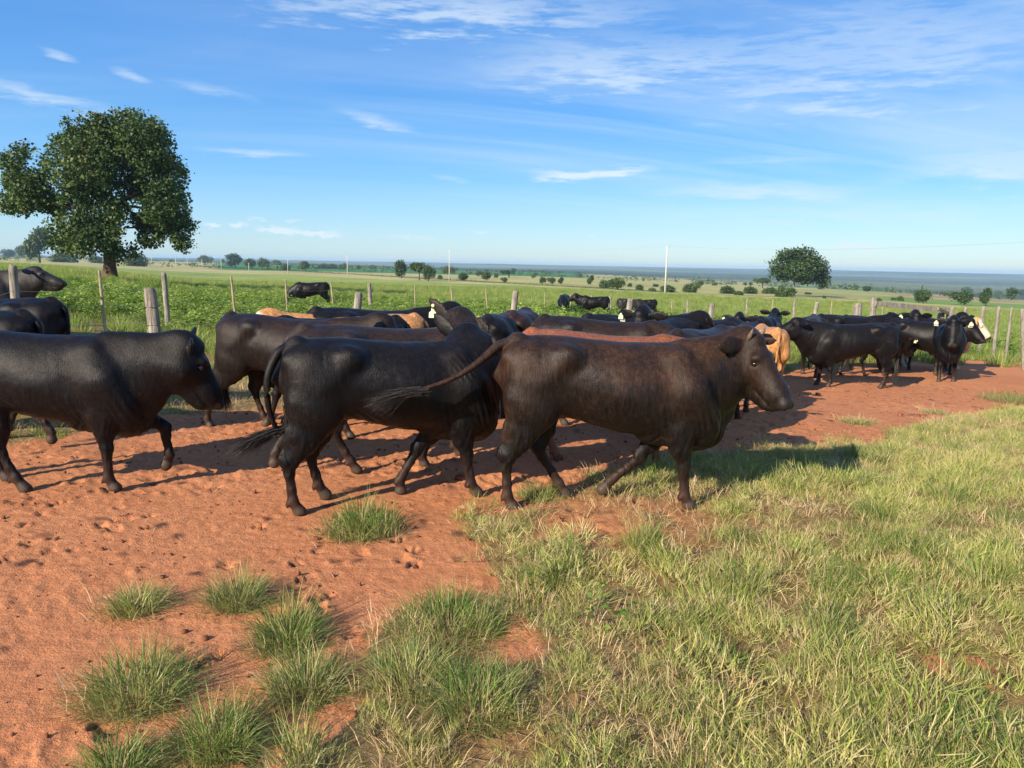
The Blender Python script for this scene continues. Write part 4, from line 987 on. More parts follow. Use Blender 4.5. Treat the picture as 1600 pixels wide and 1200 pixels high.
# lone tufts: each a thing
for i, (cx, cy_, r_, h, lab) in enumerate(_tw):
    V, F, c = clump(n=int(420 + 1900 * min(r_, .6)), Rb=r_ * .72, L0=h * .28, L1=h * 1.05, lean=1.15, w=.0046, seed=100 + i, dry=.14 if i not in (2, 4) else .3, base_dry=.95, segs=4)
    V[:, 2] *= 1
    V2, F2, c2 = clump(n=300, Rb=r_ * 1.15, L0=.05, L1=.20, lean=2.3, w=.004, seed=300 + i, dry=.9, segs=4, curl=.2)
    Vj, Fj = join([(V, F), (V2, F2)]); o = obj('grass_tuft', mesh_np('grass_tuft', Vj, Fj, True, M_TUFT, np.concatenate([c, c2])), loc=(cx, cy_, float(gzr(cx, cy_)[0]) - .01))
    o['label'] = lab; o['category'] = 'grass tuft'

# broad-leaved seedling with pale stem among the grass
def leaf_quad(c, d_, w, L_, n):
    s_ = np.cross(d_, n); s_ /= np.linalg.norm(s_) + 1e-9
    return [c, c + d_ * L_ * .5 + s_ * w * .5, c + d_ * L_, c + d_ * L_ * .5 - s_ * w * .5]
def leafy(seed, h, nst, nl, wl, Ll, spread=.35):
    q = np.random.default_rng(seed); V = []; F = []; c = []; tubes = []
    for s_ in range(nst):
        a = q.uniform(0, 6.28); ln = q.uniform(.1, .9) * spread; hh = h * q.uniform(.65, 1.05)
        base = np.array([q.normal(0, .06), q.normal(0, .06), 0]); top = base + np.array([math.cos(a) * ln * hh * 1.6, math.sin(a) * ln * hh * 1.6, hh])
        v = q.uniform(.1, .8)
        for i in range(nl):
            t = q.uniform(.15, 1.0) ** .8; p = base + (top - base) * t + q.normal(0, .02, 3)
            aa = q.uniform(0, 6.28); d_ = np.array([math.cos(aa), math.sin(aa), q.uniform(-.2, .5)]); d_ /= np.linalg.norm(d_)
            n_ = np.array([q.normal(0, .5), q.normal(0, .5), 1]); p = p + d_ * q.uniform(.01, .12)
            o = len(V); k = q.uniform(.6, 1.3); V += leaf_quad(p, d_, wl * k, Ll * k, n_); F.append((o, o + 1, o + 2, o + 3)); cv = np.clip(v * .5 + q.uniform(0, .55) + .22 * (t - .5), 0, 1); c += [(cv, 0, 0)] * 4
    return np.array(V), [np.array(F)], np.array(c)
sp_ = ground_hit(925, 985)
V, F, c = leafy(5, .20, 4, 10, .028, .042, .9)
wp = bpy.data.objects.new('weed_plant', None); C.objects.link(wp); wp.location = (sp_[0], sp_[1], sp_[2]); wp['label'] = 'small broad-leaved weed with a pale stem standing among the near grass'; wp['category'] = 'weed'
obj('leaves', mesh_np('leaves', V, F, False, M_WEED, c), wp)
v_, f_ = tube([(0, 0, -.02), (.02, 0, .1), (.05, .02, .2)], [.006, .005, .003], 5); obj('stem', mesh_np('stem', v_, f_, True, M_HORN), wp)

# ------------------------------------------------------------------ pasture behind the fence
WCL = proto_collection('weed_bush', [(lambda q: mesh_np('weed_bush', q[0], q[1], False, M_WEED, q[2]))(leafy(50 + i, (.62, .5, .75, .4)[i], 9, 34, .055, .085, .45)) for i in range(4)])
FCL = proto_collection('pasture_clump', [cm('pasture_clump', dict(n=110, Rb=.22, L0=.16, L1=.42, lean=.5, w=.014, seed=70 + i, segs=2, dry=.14, base_dry=.2), M_FARGRASS) for i in range(4)])
SGC = proto_collection('short_grass', [cm('short_grass', dict(n=110, Rb=.20, L0=.05, L1=.16, lean=.8, w=.010, seed=80 + i, segs=2, dry=.3, base_dry=.3), M_FARGRASS) for i in range(4)])
def polar_pts(n, d0, d1, r, p=1.0):
    a = r.uniform(-.70, .70, n); u = r.random(n); d = (d0 ** p + u * (d1 ** p - d0 ** p)) ** (1 / p); return d * np.sin(a), d * np.cos(a), d
def weed_start(x, y):
    a = np.arctan2(x, y); Xp = 800 + FOC * np.tan(a); return np.interp(Xp, [0, 150, 300, 400, 560, 800, 1200, 1600], [21, 21, 17.5, 13.5, 12.5, 14, 22, 26])
x, y, d_ = polar_pts(7500, 7, 30, r, 1.3); k = (y > far_edge(x) - .05) & (r.random(len(x)) < np.clip(.35 + 1.1 * (fbm(x, y, 1.6, 3, 90) - .35), .1, 1)) ; x, y, d_ = x[k], y[k], d_[k]
tall = np.clip((x / np.maximum(y, 1) + .35), .55, 1.2)
scatter('short_grass', np.stack([x, y, gzr(x, y) - .01], 1), r.uniform(.8, 1.5, len(x)) * tall, SGC, 4, .1, 21)
x, y, d_ = polar_pts(7200, 12, 62, r, 1.15); ws = weed_start(x, y); n_ = fbm(x, y, 3.5, 3, 91)
Xp = 800 + FOC * x / y
pr = np.clip((d_ - ws) / 2.0, 0, 1) * np.clip((n_ - .28) * 4.5, .12, 1) * np.clip((70 - d_) / 30, 0, 1) * np.interp(Xp, [0, 1000, 1250, 1600], [1, 1, .35, .2])
k = r.random(len(x)) < pr; x, y, d_ = x[k], y[k], d_[k]
scatter('weeds', np.stack([x, y, zbase(x, y) - .02], 1), r.uniform(.65, 1.25, len(x)) * np.clip(.75 + .9 * (fbm(x, y, 3.5, 3, 92) - .4), .5, 1.2), WCL, 4, .1, 22)
x, y, d_ = polar_pts(15000, 14, 190, r, .95); ws = weed_start(x, y)
k = (d_ > ws * .9) & (r.random(len(x)) < .9); x, y, d_ = x[k], y[k], d_[k]
scatter('pasture_grass', np.stack([x, y, zbase(x, y) - .02], 1), r.uniform(.8, 1.5, len(x)) * np.clip(d_ / 60, 1, 1.9), FCL, 4, .1, 23)
# dirt-edge growth by the right-hand post
x, y, d_ = polar_pts(500, 17, 21, r); k = (np.abs(800 + FOC * x / y - 1600) < 60) & (y > far_edge(x) + .1); x, y = x[k], y[k]
scatter('post_foot_weeds', np.stack([x, y, zbase(x, y)], 1), r.uniform(.5, .8, len(x)), WCL, 4, .1, 24)
# ------------------------------------------------------------------ trees
def leaf_cloud(blobs, n, size, seed, flat=.0, gaps=.0, gscale=1.0, core=.35):
    """blobs: (x,y,z,rx,ry,rz). Leaves gather in sprigs on uneven shells so the sky shows between them"""
    q = np.random.default_rng(seed); B = np.array(blobs, float)
    w = (B[:, 3] * B[:, 4] * B[:, 5]) ** (2 / 3); w /= w.sum()
    ns = max(n // 7, 1); bi = q.choice(len(B), ns, p=w)
    v = q.normal(0, 1, (ns, 3)); v /= np.linalg.norm(v, axis=1)[:, None]
    rad = 1 - (core * q.random(ns) ** 1.8)
    lump = .82 + .36 * vnoise(v[:, 0] * 3 + bi * 3.1 + v[:, 2] * 2, v[:, 1] * 3 + bi * 1.7, .8, seed % 50)
    c = B[bi, :3] + v * B[bi, 3:] * (rad * lump)[:, None]
    if gaps:
        g_ = vnoise(c[:, 0] + c[:, 1] * .6 + 50, c[:, 2] + c[:, 1] * .3 + 50, gscale, 33 + seed % 7); k = g_ > gaps * (.6 + .4 * q.random(ns)); c, v, bi = c[k], v[k], bi[k]; ns = len(c)
    c = np.repeat(c, 7, 0) + q.normal(0, size * 1.0, (ns * 7, 3)) * [1, 1, .65]; out = np.repeat(v, 7, 0); n = len(c)
    d_ = out * .5 + q.normal(0, .75, (n, 3)); d_[:, 2] -= .15; d_ /= np.linalg.norm(d_, axis=1)[:, None]
    nn = out * .6 + q.normal(0, .6, (n, 3)) + [0, 0, .5]; s_ = np.cross(d_, nn); s_ /= np.linalg.norm(s_, axis=1)[:, None] + 1e-9
    k = size * q.uniform(.45, 1.5, n); L_ = d_ * k[:, None]; W_ = s_ * (k * .42)[:, None]
    V = np.stack([c, c + L_ * .5 + W_, c + L_, c + L_ * .5 - W_], 1).reshape(-1, 3)
    F = np.arange(n * 4).reshape(-1, 4)
    sprig = np.repeat(q.random(ns), 7); val = np.clip(.30 + .35 * sprig + .2 * q.random(n) - .1, 0, 1)
    col = np.zeros((n * 4, 3)); col[:, 0] = np.repeat(val, 4)
    return V, [F], col
def limb(a, b, r0, r1, seed, wob=.06, n=6):
    q = np.random.default_rng(seed); a, b = np.array(a, float), np.array(b, float); L_ = np.linalg.norm(b - a)
    t = np.linspace(0, 1, n)[:, None]; P = a + (b - a) * t + q.normal(0, wob * L_ / 3, (n, 3)) * np.sin(t * math.pi) ; P[:, 2] += (np.sin(t[:, 0] * math.pi) * L_ * -.04)
    return tube(P, np.linspace(r0, r1, n), 8, True, .15)
def tree_thing(nm, loc, trunk_parts, crown, label, cat='tree', group=None, bark=None, extra=None):
    root = bpy.data.objects.new(nm, None); C.objects.link(root); root.location = loc
    root['label'] = label; root['category'] = cat
    if group: root['group'] = group
    V, F = join(trunk_parts); obj('trunk', mesh_np('trunk', V, F, True, bark or M_BARK), root)
    V, F, c = crown; obj('crown', mesh_np('crown', V, F, False, M_TREE, c), root)
    return root

# the great tree on the left
D1 = 72.0; b1 = ground_hit(172, 425.5); b1 = at_depth(172, 425.5, D1); b1[2] = gz(b1[0], b1[1])
S1 = D1 / FOC
def off(px_, py_): p = at_depth(px_, py_, D1) - b1; return p[0], p[2]
bl = []
for x, y, rx, ry, dy in ((150, 215, 42, 34, 0), (196, 206, 46, 32, 1), (236, 228, 36, 36, -1), (112, 240, 34, 34, 1), (150, 262, 50, 40, -2.5), (212, 266, 54, 44, 2), (256, 282, 30, 42, 0),
    (262, 322, 32, 34, -1), (228, 330, 30, 30, 2.5), (120, 292, 40, 30, 2), (40, 262, 32, 32, 0), (24, 290, 30, 26, 1.5), (60, 300, 28, 26, -1), (28, 318, 26, 16, 0), (78, 322, 22, 16, 1),
    (150, 322, 34, 26, -2), (132, 352, 34, 22, -1.5), (112, 376, 30, 20, 0), (88, 385, 18, 14, 1), (160, 378, 34, 22, -2.5), (190, 368, 24, 24, -2), (278, 352, 18, 22, .5), (284, 374, 12, 18, 0), (236, 372, 18, 14, 0), (200, 392, 20, 14, -1), (240, 345, 24, 20, 1), (208, 350, 18, 16, 1.5), (196, 330, 20, 18, -1.5)):
    a, c_ = off(x, y); bl.append((a, dy * 1.1, c_, rx * S1, max(rx, ry) * S1 * .95, ry * S1))
tp = []
fork = off(176, 345); tp.append(tube([(0, 0, -.3), (-.02, 0, .4), (.05, 0, 1.6), (.0, 0, 3.0), (fork[0], 0, fork[1])], [1.0, .72, .52, .46, .40], 12, True, .12))
for i, (x, y, rr0, dy) in enumerate(((182, 300, .34, 0), (150, 260, .26, -1), (216, 262, .26, 1), (112, 250, .2, 1), (244, 280, .2, 0), (60, 292, .2, 0), (258, 325, .17, -1), (120, 360, .18, -1), (228, 340, .15, 2), (160, 372, .13, -2))):
    st = (fork[0], 0, fork[1]) if i < 4 else ((*[off(180, 318)[0]], 0, off(180, 318)[1]) if i in (4, 6, 8) else (off(174, 350)[0], 0, off(174, 350)[1]))
    e = off(x, y); tp.append(limb(st, (e[0], dy, e[1]), rr0, .06, 60 + i))
for i in range(26):
    q = bl[i % len(bl)]; tp.append(limb((q[0] * .45, q[1] * .4, fork[1] + (q[2] - fork[1]) * .4), (q[0] + rng.normal(0, .8), q[1] + rng.normal(0, .8), q[2] + rng.normal(0, .5)), .10, .02, 90 + i, .1, 5))
tree_thing('tree', tuple(b1), tp, leaf_cloud(bl, 104000, .25, 3, gaps=.43, gscale=.8, core=.6), 'huge spreading dark green tree standing alone at the left of the pasture')

# umbrella-shaped tree on the right
D2 = 180.0; b2 = ground_hit(1239, 463); D2 = b2[1]; S2 = D2 / FOC
def off2(px_, py_): p = at_depth(px_, py_, D2) - b2; return p[0], p[2]
bl = []
for x, y, rx, ry, dy in ((1236, 402, 20, 12, 0), (1256, 402, 22, 13, 1), (1222, 414, 18, 12, 0), (1272, 416, 18, 14, 0), (1246, 420, 28, 16, -2), (1212, 424, 10, 9, 0), (1284, 432, 10, 13, 0), (1262, 432, 18, 10, 1), (1228, 430, 14, 8, 1), (1290, 444, 5, 5, 0)):
    a, c_ = off2(x, y); bl.append((a, dy, c_, rx * S2, rx * S2, ry * S2))
f2 = off2(1241, 440); tp = [tube([(0, 0, -.5), (.1, 0, 1.5), (f2[0], 0, f2[1])], [.42, .30, .25], 8)]
for i, (x, y) in enumerate(((1236, 405), (1262, 410), (1218, 418), (1278, 425), (1250, 400))):
    e = off2(x, y); tp.append(limb((f2[0], 0, f2[1]), (e[0], rng.normal(0, 1), e[1]), .2, .05, 160 + i))
tree_thing('tree', tuple(b2), tp, leaf_cloud(bl, 15000, .55, 8, gaps=.22, gscale=1.4, core=.5), 'tall umbrella-crowned dark tree standing alone on the right of the plain', bark=M_PALEBARK)

# smaller distant trees: unit crowns (about 1 m half-width) shared between alike trees
def unit_tree(seed, kind):
    q = np.random.default_rng(seed); bl = []
    if kind == 'round':
        for i in range(7): bl.append((q.normal(0, .38), q.normal(0, .38), .95 + q.normal(0, .16), .55, .55, .42))
        bl.append((0, 0, 1.0, .8, .8, .6)); tr = .35
    elif kind == 'bush':
        for i in range(7): bl.append((q.normal(0, .45), q.normal(0, .3), .45 + q.normal(0, .08), .5, .5, .36))
        tr = .05
    elif kind == 'flat':
        for i in range(8): bl.append((q.uniform(-.75, .75), q.normal(0, .4), 1.35 + q.normal(0, .06), .42, .42, .17))
        tr = .9
    else:   # upright, gappy
        for i in range(7): bl.append((q.normal(0, .25), q.normal(0, .25), .7 + i * .17, .42, .42, .28))
        tr = .45
    V, F, c = leaf_cloud(bl, 3400, .16, seed, gaps=.06, gscale=.35, core=.6)
    top = V[:, 2].max(); wid = np.abs(V[:, 0]).max(); V = V / [wid, wid, top]
    crown = mesh_np('crown', V, F, False, M_TREE, c)
    tb = [tube([(0, 0, -.1), (.02, 0, tr / top * .6), (0, 0, .75)], [.075, .05, .03], 6)]
    for i in range(4):
        b_ = bl[i % len(bl)]; tb.append(tube([(0, 0, tr / top * .7 + .05), (b_[0] / wid * .8, b_[1] / wid * .8, min(b_[2] / top, .9))], [.035, .012], 5))
    V, F = join(tb); return crown, mesh_np('trunk', V, F, True, M_BARK)
UT = {k: [unit_tree(s_, k) for s_ in ss] for k, ss in dict(round=(1, 2, 3, 9), bush=(4, 5, 6), flat=(7,), up=(8, 10)).items()}
TREES = [  # x, base y, width px, height px, kind, label (None: shared label of the tiny far ones)
 (62, 411, 44, 51, 'up', 'pale green upright tree rising left of the great tree'), (14, 403, 18, 14, 'round', 'small tree at the far left edge on the horizon'), (34, 405, 20, 20, 'round', 'dark round tree left of the pale upright tree'),
 (100, 410, 40, 15, 'bush', 'low bush under the left skirt of the great tree'), (212, 416, 34, 22, 'bush', 'bush just right of the great tree trunk'), (150, 411, 30, 12, 'bush', 'dark bush behind the great tree trunk'),
 (319, 413, 30, 14, 'round', 'broad dark tree by the leftmost utility poles, right of the great tree'), (349, 413, 8, 8, 'round', 'tiny round tree between two poles right of the broad dark tree'),
 (367, 418, 25, 20, 'up', 'gappy upright tree with a short trunk left of the fence stake'), (392, 420, 20, 15, 'round', 'left half of the pair of round trees behind the grazing black animal'), (410, 420, 22, 17, 'round', 'right half of the pair of round trees behind the grazing black animal'),
 (432, 416, 22, 10, 'bush', 'low dark thicket right of the pair of round trees'), (446, 422, 15, 10, 'bush', 'bush at the foot of the third utility pole from the great tree'), (477, 423, 15, 14, 'up', 'small ragged tree above the back of the grazing black animal'),
 (502, 420, 20, 8, 'bush', 'flat bush left of the two bushes at the slender pole'), (519, 420, 18, 8, 'bush', 'flat bush touching the slender pole from the left'), (534, 421, 16, 8, 'bush', 'bush directly behind the slender pole'), (538, 411, 11, 7, 'round', 'tiny round tree on the horizon above the slender pole'),
 (560, 422, 11, 8, 'round', 'small round tree first right of the slender pole'), (583, 422, 10, 8, 'round', 'small round tree second right of the slender pole'),
 (627, 435, 22, 26, 'up', 'bright green upright tree left of the bare-branched tree group'), (655, 438, 28, 26, 'flat', 'tree with pale bare branches left in the group before the tall pole'), (669, 440, 24, 26, 'round', 'dark round tree right in the group before the tall pole'),
 (687, 436, 10, 7, 'bush', 'small bush between the tree group and the tall pole'), (699, 429, 26, 13, 'round', 'wide tree behind the second tall pole'), (712, 420, 11, 6, 'round', None), (724, 439, 17, 13, 'round', 'compact dark tree just right of the second tall pole'),
 (748, 432, 14, 9, 'round', 'left small tree of the touching pair above the thin stakes'), (760, 438, 17, 14, 'round', 'right larger tree of the touching pair above the thin stakes'), (774, 434, 8, 7, 'bush', 'small pale bush right of the touching pair of trees'),
 (795, 434, 26, 11, 'flat', 'wide flat tree above the split fence post'), (789, 442, 13, 9, 'round', 'round bush in front of the wide flat tree'), (803, 425, 9, 7, 'up', None), (833, 435, 8, 6, 'round', 'lone little tree right of the split fence post'),
 (847, 444, 13, 12, 'round', 'first of three trees in a row over the weeds behind the far cattle'), (863, 444, 16, 11, 'round', 'middle wider one of three trees in a row behind the far cattle'), (877, 444, 12, 10, 'up', 'last feathery one of three trees in a row behind the far cattle'),
 (905, 432, 10, 4, 'bush', None), (923, 446, 12, 15, 'up', 'slim upright tree left of the long dark grove'), (944, 450, 24, 13, 'bush', 'left bush of the long dark grove left of the tallest pole'), (964, 453, 30, 18, 'round', 'right large tree of the long dark grove left of the tallest pole'),
 (983, 448, 8, 6, 'bush', 'pale bush right of the long dark grove'), (1005, 440, 5, 6, 'round', 'tiny tree standing out on the pale field left of the tallest pole'), (999, 453, 13, 9, 'bush', 'dome-shaped bush left of the tallest pole'), (1019, 455, 13, 6, 'bush', 'low bush near the foot of the tallest pole, left side'),
 (1023, 448, 10, 5, 'bush', None), (1044, 456, 26, 11, 'bush', 'bush directly behind the foot of the tallest pole'), (1077, 457, 25, 14, 'bush', 'big dome bush first right of the tallest pole'), (1093, 452, 17, 13, 'up', 'ragged tree behind the big dome bush right of the tallest pole'),
 (1115, 446, 9, 5, 'bush', 'tiny flat bush alone on the pale field right of the tallest pole'), (1136, 459, 23, 13, 'bush', 'dome bush second right of the tallest pole'), (1154, 461, 17, 7, 'bush', 'low bush between the two dome bushes left of the umbrella tree'),
 (1165, 447, 7, 6, 'round', None), (1173, 447, 7, 6, 'round', None), (1172, 459, 22, 12, 'bush', 'dark bush under the flat-topped tree'), (1191, 450, 24, 15, 'flat', 'flat-topped tree left of the umbrella tree'), (1200, 459, 24, 10, 'bush', 'long bush between the flat-topped and the umbrella tree'),
 (1222, 464, 34, 18, 'bush', 'grey-green thicket at the foot of the umbrella tree'), (1261, 460, 12, 4, 'bush', None), (1281, 452, 10, 6, 'bush', None), (1287, 466, 6, 5, 'bush', None),
 (1338, 454, 10, 9, 'round', 'small tree on the green strip over the timber rail, left one'), (1355, 456, 13, 9, 'round', 'small tree on the green strip over the timber rail, right one'), (1373, 471, 13, 6, 'bush', 'bush just above the left post of the timber rail'),
 (1395, 469, 11, 5, 'bush', 'left low bush above the middle of the timber rail'), (1407, 470, 12, 8, 'bush', 'right low bush above the middle of the timber rail'), (1442, 474, 25, 21, 'round', 'neat round tree above the right end of the timber rail'),
 (1506, 477, 38, 23, 'round', 'broad dense tree above the thin posts right of the timber rail'), (1540, 478, 22, 26, 'up', 'pale-trunked gappy tree touching the broad dense one'), (1510, 459, 18, 11, 'bush', 'bushes on the track behind the broad dense tree'), (1560, 462, 14, 8, 'bush', None),
 (1580, 469, 20, 18, 'up', 'last full tree near the right edge of the photo'), (1600, 463, 18, 11, 'round', 'tree cut by the right edge of the photo'),
 (493, 407.5, 6, 4, 'round', None), (549, 411.5, 6, 4, 'round', None), (560, 412, 6, 4, 'round', None), (567, 412.5, 7, 4, 'round', None), (580, 412.5, 6, 5, 'round', None), (588, 412.5, 5, 4, 'round', None), (602, 414, 11, 4, 'bush', None), (613, 413, 5, 4, 'round', None),
 (505, 410, 8, 3, 'bush', None), (515, 411, 9, 3, 'bush', None), (424, 407.5, 9, 5, 'round', None), (436, 407.5, 9, 5, 'flat', None), (640, 414.5, 6, 5, 'up', None), (690, 421, 7, 6, 'up', None), (730, 421.5, 11, 5, 'bush', None), (742, 421, 7, 4, 'round', None), (761, 423, 8, 5, 'round', None), (775, 424, 6, 4, 'round', None),
 (815, 424.5, 7, 4, 'bush', None), (828, 426, 10, 6, 'bush', None), (836, 424.5, 6, 4, 'round', None), (862, 428, 6, 4, 'round', None), (875, 428, 8, 5, 'round', None), (905, 429.5, 5, 5, 'up', None)]
trng = random.Random(4)
for (x, yb, w, h, kd, lab) in TREES:
    p = ground_hit(x, yb)
    dpt = p[1]
    if dpt > 1400: p = at_depth(x, yb, 1400.); dpt = 1400; p[2] = gz(p[0], p[1])
    sc = dpt / FOC; cr, tk = UT[kd][trng.randrange(len(UT[kd]))]
    nm = 'bush' if kd == 'bush' else 'tree'
    root = bpy.data.objects.new(nm, None); C.objects.link(root); root.location = (p[0], p[1], p[2] - .1)
    root.rotation_euler = (0, 0, trng.uniform(-.5, .5)); wx = w * .60 * sc; root.scale = (wx, wx, h * 1.14 * sc)
    root['label'] = lab or 'tiny dark tree or bush far out on the plain below the horizon'; root['category'] = nm
    if not lab: root['group'] = 'tiny far trees on the plain'
    obj('crown', cr, root); obj('trunk', tk, root)

# far scattered trees too small to pick apart, and the dark line of scrub along the poles
def tri_cloud(name, P, S, seed, mt):
    q = np.random.default_rng(seed); n = len(P); k = 26
    c = np.repeat(P, k, 0) + q.normal(0, 1, (n * k, 3)) * np.repeat(S, k, 0) * .45; c[:, 2] += np.repeat(S[:, 2], k) * .5
    a = q.normal(0, 1, (n * k, 3, 3)) * np.repeat(S, k, 0)[:, None, :] * .20
    V = (c[:, None, :] + a).reshape(-1, 3); col = np.zeros((len(V), 3)); col[:, 0] = np.repeat(q.uniform(.1, .6, n * k), 3)
    obj(name, mesh_np(name, V, np.arange(len(V)).reshape(-1, 3), False, mt, col), kind='stuff')
P = []; S = []
for x0, y0, x1, y1 in ((-60, 403.5, 130, 406.5), (130, 406.5, 300, 414), (300, 416, 480, 425), (480, 425, 620, 433), (620, 433, 740, 440), (740, 440, 905, 449), (905, 449, 1060, 458), (1060, 459, 1340, 468)):
    n = int(abs(x1 - x0) * 1.3)
    for i in range(n):
        t = i / n; p = ground_hit(x0 + (x1 - x0) * t, y0 + (y1 - y0) * t); d = p[1]; hh = 2.6 * d / FOC * trng.uniform(.5, 1.2) * (1 if x1 < 1061 else .35)
        P.append(p); S.append((d / FOC * 1.4, d / FOC * 3, hh * .6))
tri_cloud('scrub_line', np.array(P), np.array(S), 5, M_TREE)
P = []; S = []
for i in range(420):
    x = trng.uniform(-100, 1700); r_ = math.exp(trng.uniform(math.log(650), math.log(1500))); a = math.atan2(x - 800, FOC)
    px_, py_ = r_ * math.sin(a), r_ * math.cos(a); s_ = trng.uniform(1.6, 4.2); P.append((px_, py_, gz(px_, py_))); S.append((s_ * 1.3, s_, s_))
tri_cloud('scattered_far_trees', np.array(P), np.array(S), 6, M_TREE)

# ------------------------------------------------------------------ utility poles
def pole_thing(x, yb, yt, label, bold=True):
    p = ground_hit(x, yb); d = p[1]; h = (yb - yt) / FOC * d
    root = bpy.data.objects.new('utility_pole', None); C.objects.link(root); root.location = p; root['label'] = label; root['category'] = 'utility pole'; root['group'] = 'concrete poles of the power line across the plain'
    w = max(.16, .8 * d / FOC * .5) if d > 200 else .2
    v, f = tube([(0, 0, -.5), (0, 0, h * .62), (0, 0, h)], [w * 1.35, w * .95, w * .55], 8); obj('pole', mesh_np('pole', v, f, True, M_CONC), root)
    v, f = tube([(-.55, 0, h - .25), (.55, 0, h - .25)], [.06, .06], 6); obj('cross_arm', mesh_np('cross_arm', v, f, True, M_CONC), root)
    for s_ in (-.45, 0, .45):
        v, f = tube([(s_, 0, h - .2), (s_, 0, h + .1)], [.05, .03], 6); obj('insulator', mesh_np('insulator', v, f, True, M_CONC), root)
    return Vector(p) + Vector((0, 0, h + .1))
tops = []
for x, yb, yt, lab in ((1039, 459, 386, 'tallest nearest concrete power pole, right of the photo centre'), (702, 440, 392, 'second nearest power pole, standing left of the photo centre'), (543, 433, 400, 'slender power pole third from the right of the line'),
    (450, 428.5, 406, 'power pole fourth from the right, over the grazing black animal'), (389, 425, 411, 'short power pole fifth from the right, among the round trees'), (346, 422, 405, 'power pole sixth from the right'), (316, 420, 406, 'power pole third from the left, beside the broad dark tree'),
    (293, 419, 404, 'power pole right of the drooping branches of the great tree'), (275, 418.5, 402, 'power pole just under the drooping branches of the great tree'), (237, 412, 399, 'leftmost power pole, seen below the great tree crown')):
    tops.append(pole_thing(x, yb, yt, lab))
pr_ = at_depth(1500, 300, 90); pr_ = Vector((float(at_depth(1720, 400, 95)[0]), 95, 6.4))
V = []; Fs = []
prt = []
for dx in (-.45, 0, .45):
    chainp = [pr_] + tops[:4]
    for a, b in zip(chainp[:-1], chainp[1:]):
        a = a + Vector((dx, 0, 0)); b = b + Vector((dx, 0, 0)); pts = []
        for k in range(13):
            t = k / 12; q = a.lerp(b, t); q.z -= 4 * t * (1 - t) * (a - b).length * .012; pts.append(tuple(q))
        prt.append(tube(pts, [.004] * 13, 4, False))
V, F = join(prt); o = obj('power_line', mesh_np('power_line', V, F, True, M_WIRE)); o['label'] = 'thin power line wires strung between the concrete poles'; o['category'] = 'power line'

# ------------------------------------------------------------------ fences
def post_mesh(h, w, sq, seed, split=False, taper=.9):
    q = np.random.default_rng(seed); n = 6 if not sq else 4
    prof = [(-.25, 1), (h * .3, 1.02), (h * .7, .97), (h - .04, taper), (h, taper * .92)]
    if split: prof = [(-.25, 1), (h * .3, 1.02), (h - .58, 1), (h - .575, .88), (h - .56, .88), (h - .555, 1), (h - .31, 1), (h - .305, .88), (h - .29, .88), (h - .285, 1), (h - .04, .96), (h, .9)]
    V = []; k = 10
    for z, s_ in prof:
        for j in range(k):
            a = 2 * math.pi * j / k; e = (abs(math.cos(a)) ** 4 + abs(math.sin(a)) ** 4) ** -.25 if sq else 1
            rr = w / 2 * s_ * e * (1 + q.normal(0, .035)); V.append((rr * math.cos(a), rr * math.sin(a), z + (q.normal(0, .012) if z == h else 0)))
    F = [(i * k + j, i * k + (j + 1) % k, (i + 1) * k + (j + 1) % k, (i + 1) * k + j) for i in range(len(prof) - 1) for j in range(k)]
    V.append((0, 0, h + .01)); m_ = len(V) - 1; b = (len(prof) - 1) * k
    return np.array(V), [np.array(F), np.array([(b + j, b + (j + 1) % k, m_) for j in range(k)])]
def fence(label, posts, wires, mats, wire_ext=((), ())):
    root = bpy.data.objects.new('wire_fence', None); C.objects.link(root); root['label'] = label; root['category'] = 'fence'
    tops = []
    for i, (x, yt, Yd, w, kind, leanx, lab) in enumerate(posts):
        p = at_depth(x, yt, Yd); gx0, gy0 = p[0], p[1]; g_ = gz(gx0, gy0); h = p[2] - g_
        if i == 0: root.location = (gx0, gy0, g_); ro = Vector(root.location)
        v, f = post_mesh(h, w * (.8 if x > 1480 else 1), kind == 'sq', 500 + i + int(x), split=bool(lab and 'notches' in lab))
        v[:, 0] += np.clip(v[:, 2] - h, None, 0) * -leanx
        v[:, 0] -= 0
        me = mesh_np('stake' if kind == 'stake' else 'post', v, f, kind != 'sq', M_STAKE if kind == 'stake' else M_WOOD)
        o = obj('stake' if kind == 'stake' else 'post', me, root, loc=tuple(Vector((gx0, gy0, g_)) - ro))
        if lab: o['label'] = lab
        tops.append((gx0, gy0, g_, h))
    for wz in wires:
        pts = []
        for (a, b) in zip(tops[:-1], tops[1:]):
            for k in range(6):
                t = k / 6; pts.append((a[0] + (b[0] - a[0]) * t - ro.x, a[1] + (b[1] - a[1]) * t - .06 - ro.y, (a[2] + (b[2] - a[2]) * t) + wz - .05 * math.sin(math.pi * t) - ro.z))
        b = tops[-1]; pts.append((b[0] - ro.x, b[1] - .06 - ro.y, b[2] + wz - ro.z))
        v, f = tube(pts, [.0028] * len(pts), 4, False); obj('wire', mesh_np('wire', v, f, True, M_WIRE), root)
    return root
fence('near corral fence of heavy weathered posts right behind the herd', [
    (-90, 452, 9.6, .15, 'round', 0, None), (234, 450, 11.2, .155, 'sq', .06, 'thick grey post with two dark notches'), (561, 458, 13.2, .15, 'round', -.13, 'cracked leaning post with a worn top'), (806, 455, 16.4, .145, 'round', -.10, 'pale split post tapering at the top'),
    (985, 468, 18.6, .15, 'sq', -.10, None), (1113, 475, 20.6, .15, 'sq', -.08, None), (1277, 472, 23.5, .14, 'round', -.1, None), (1341, 474, 24.4, .26, 'sq', 0, 'broad low timber stump of a post')],
    (.45, .8), None)
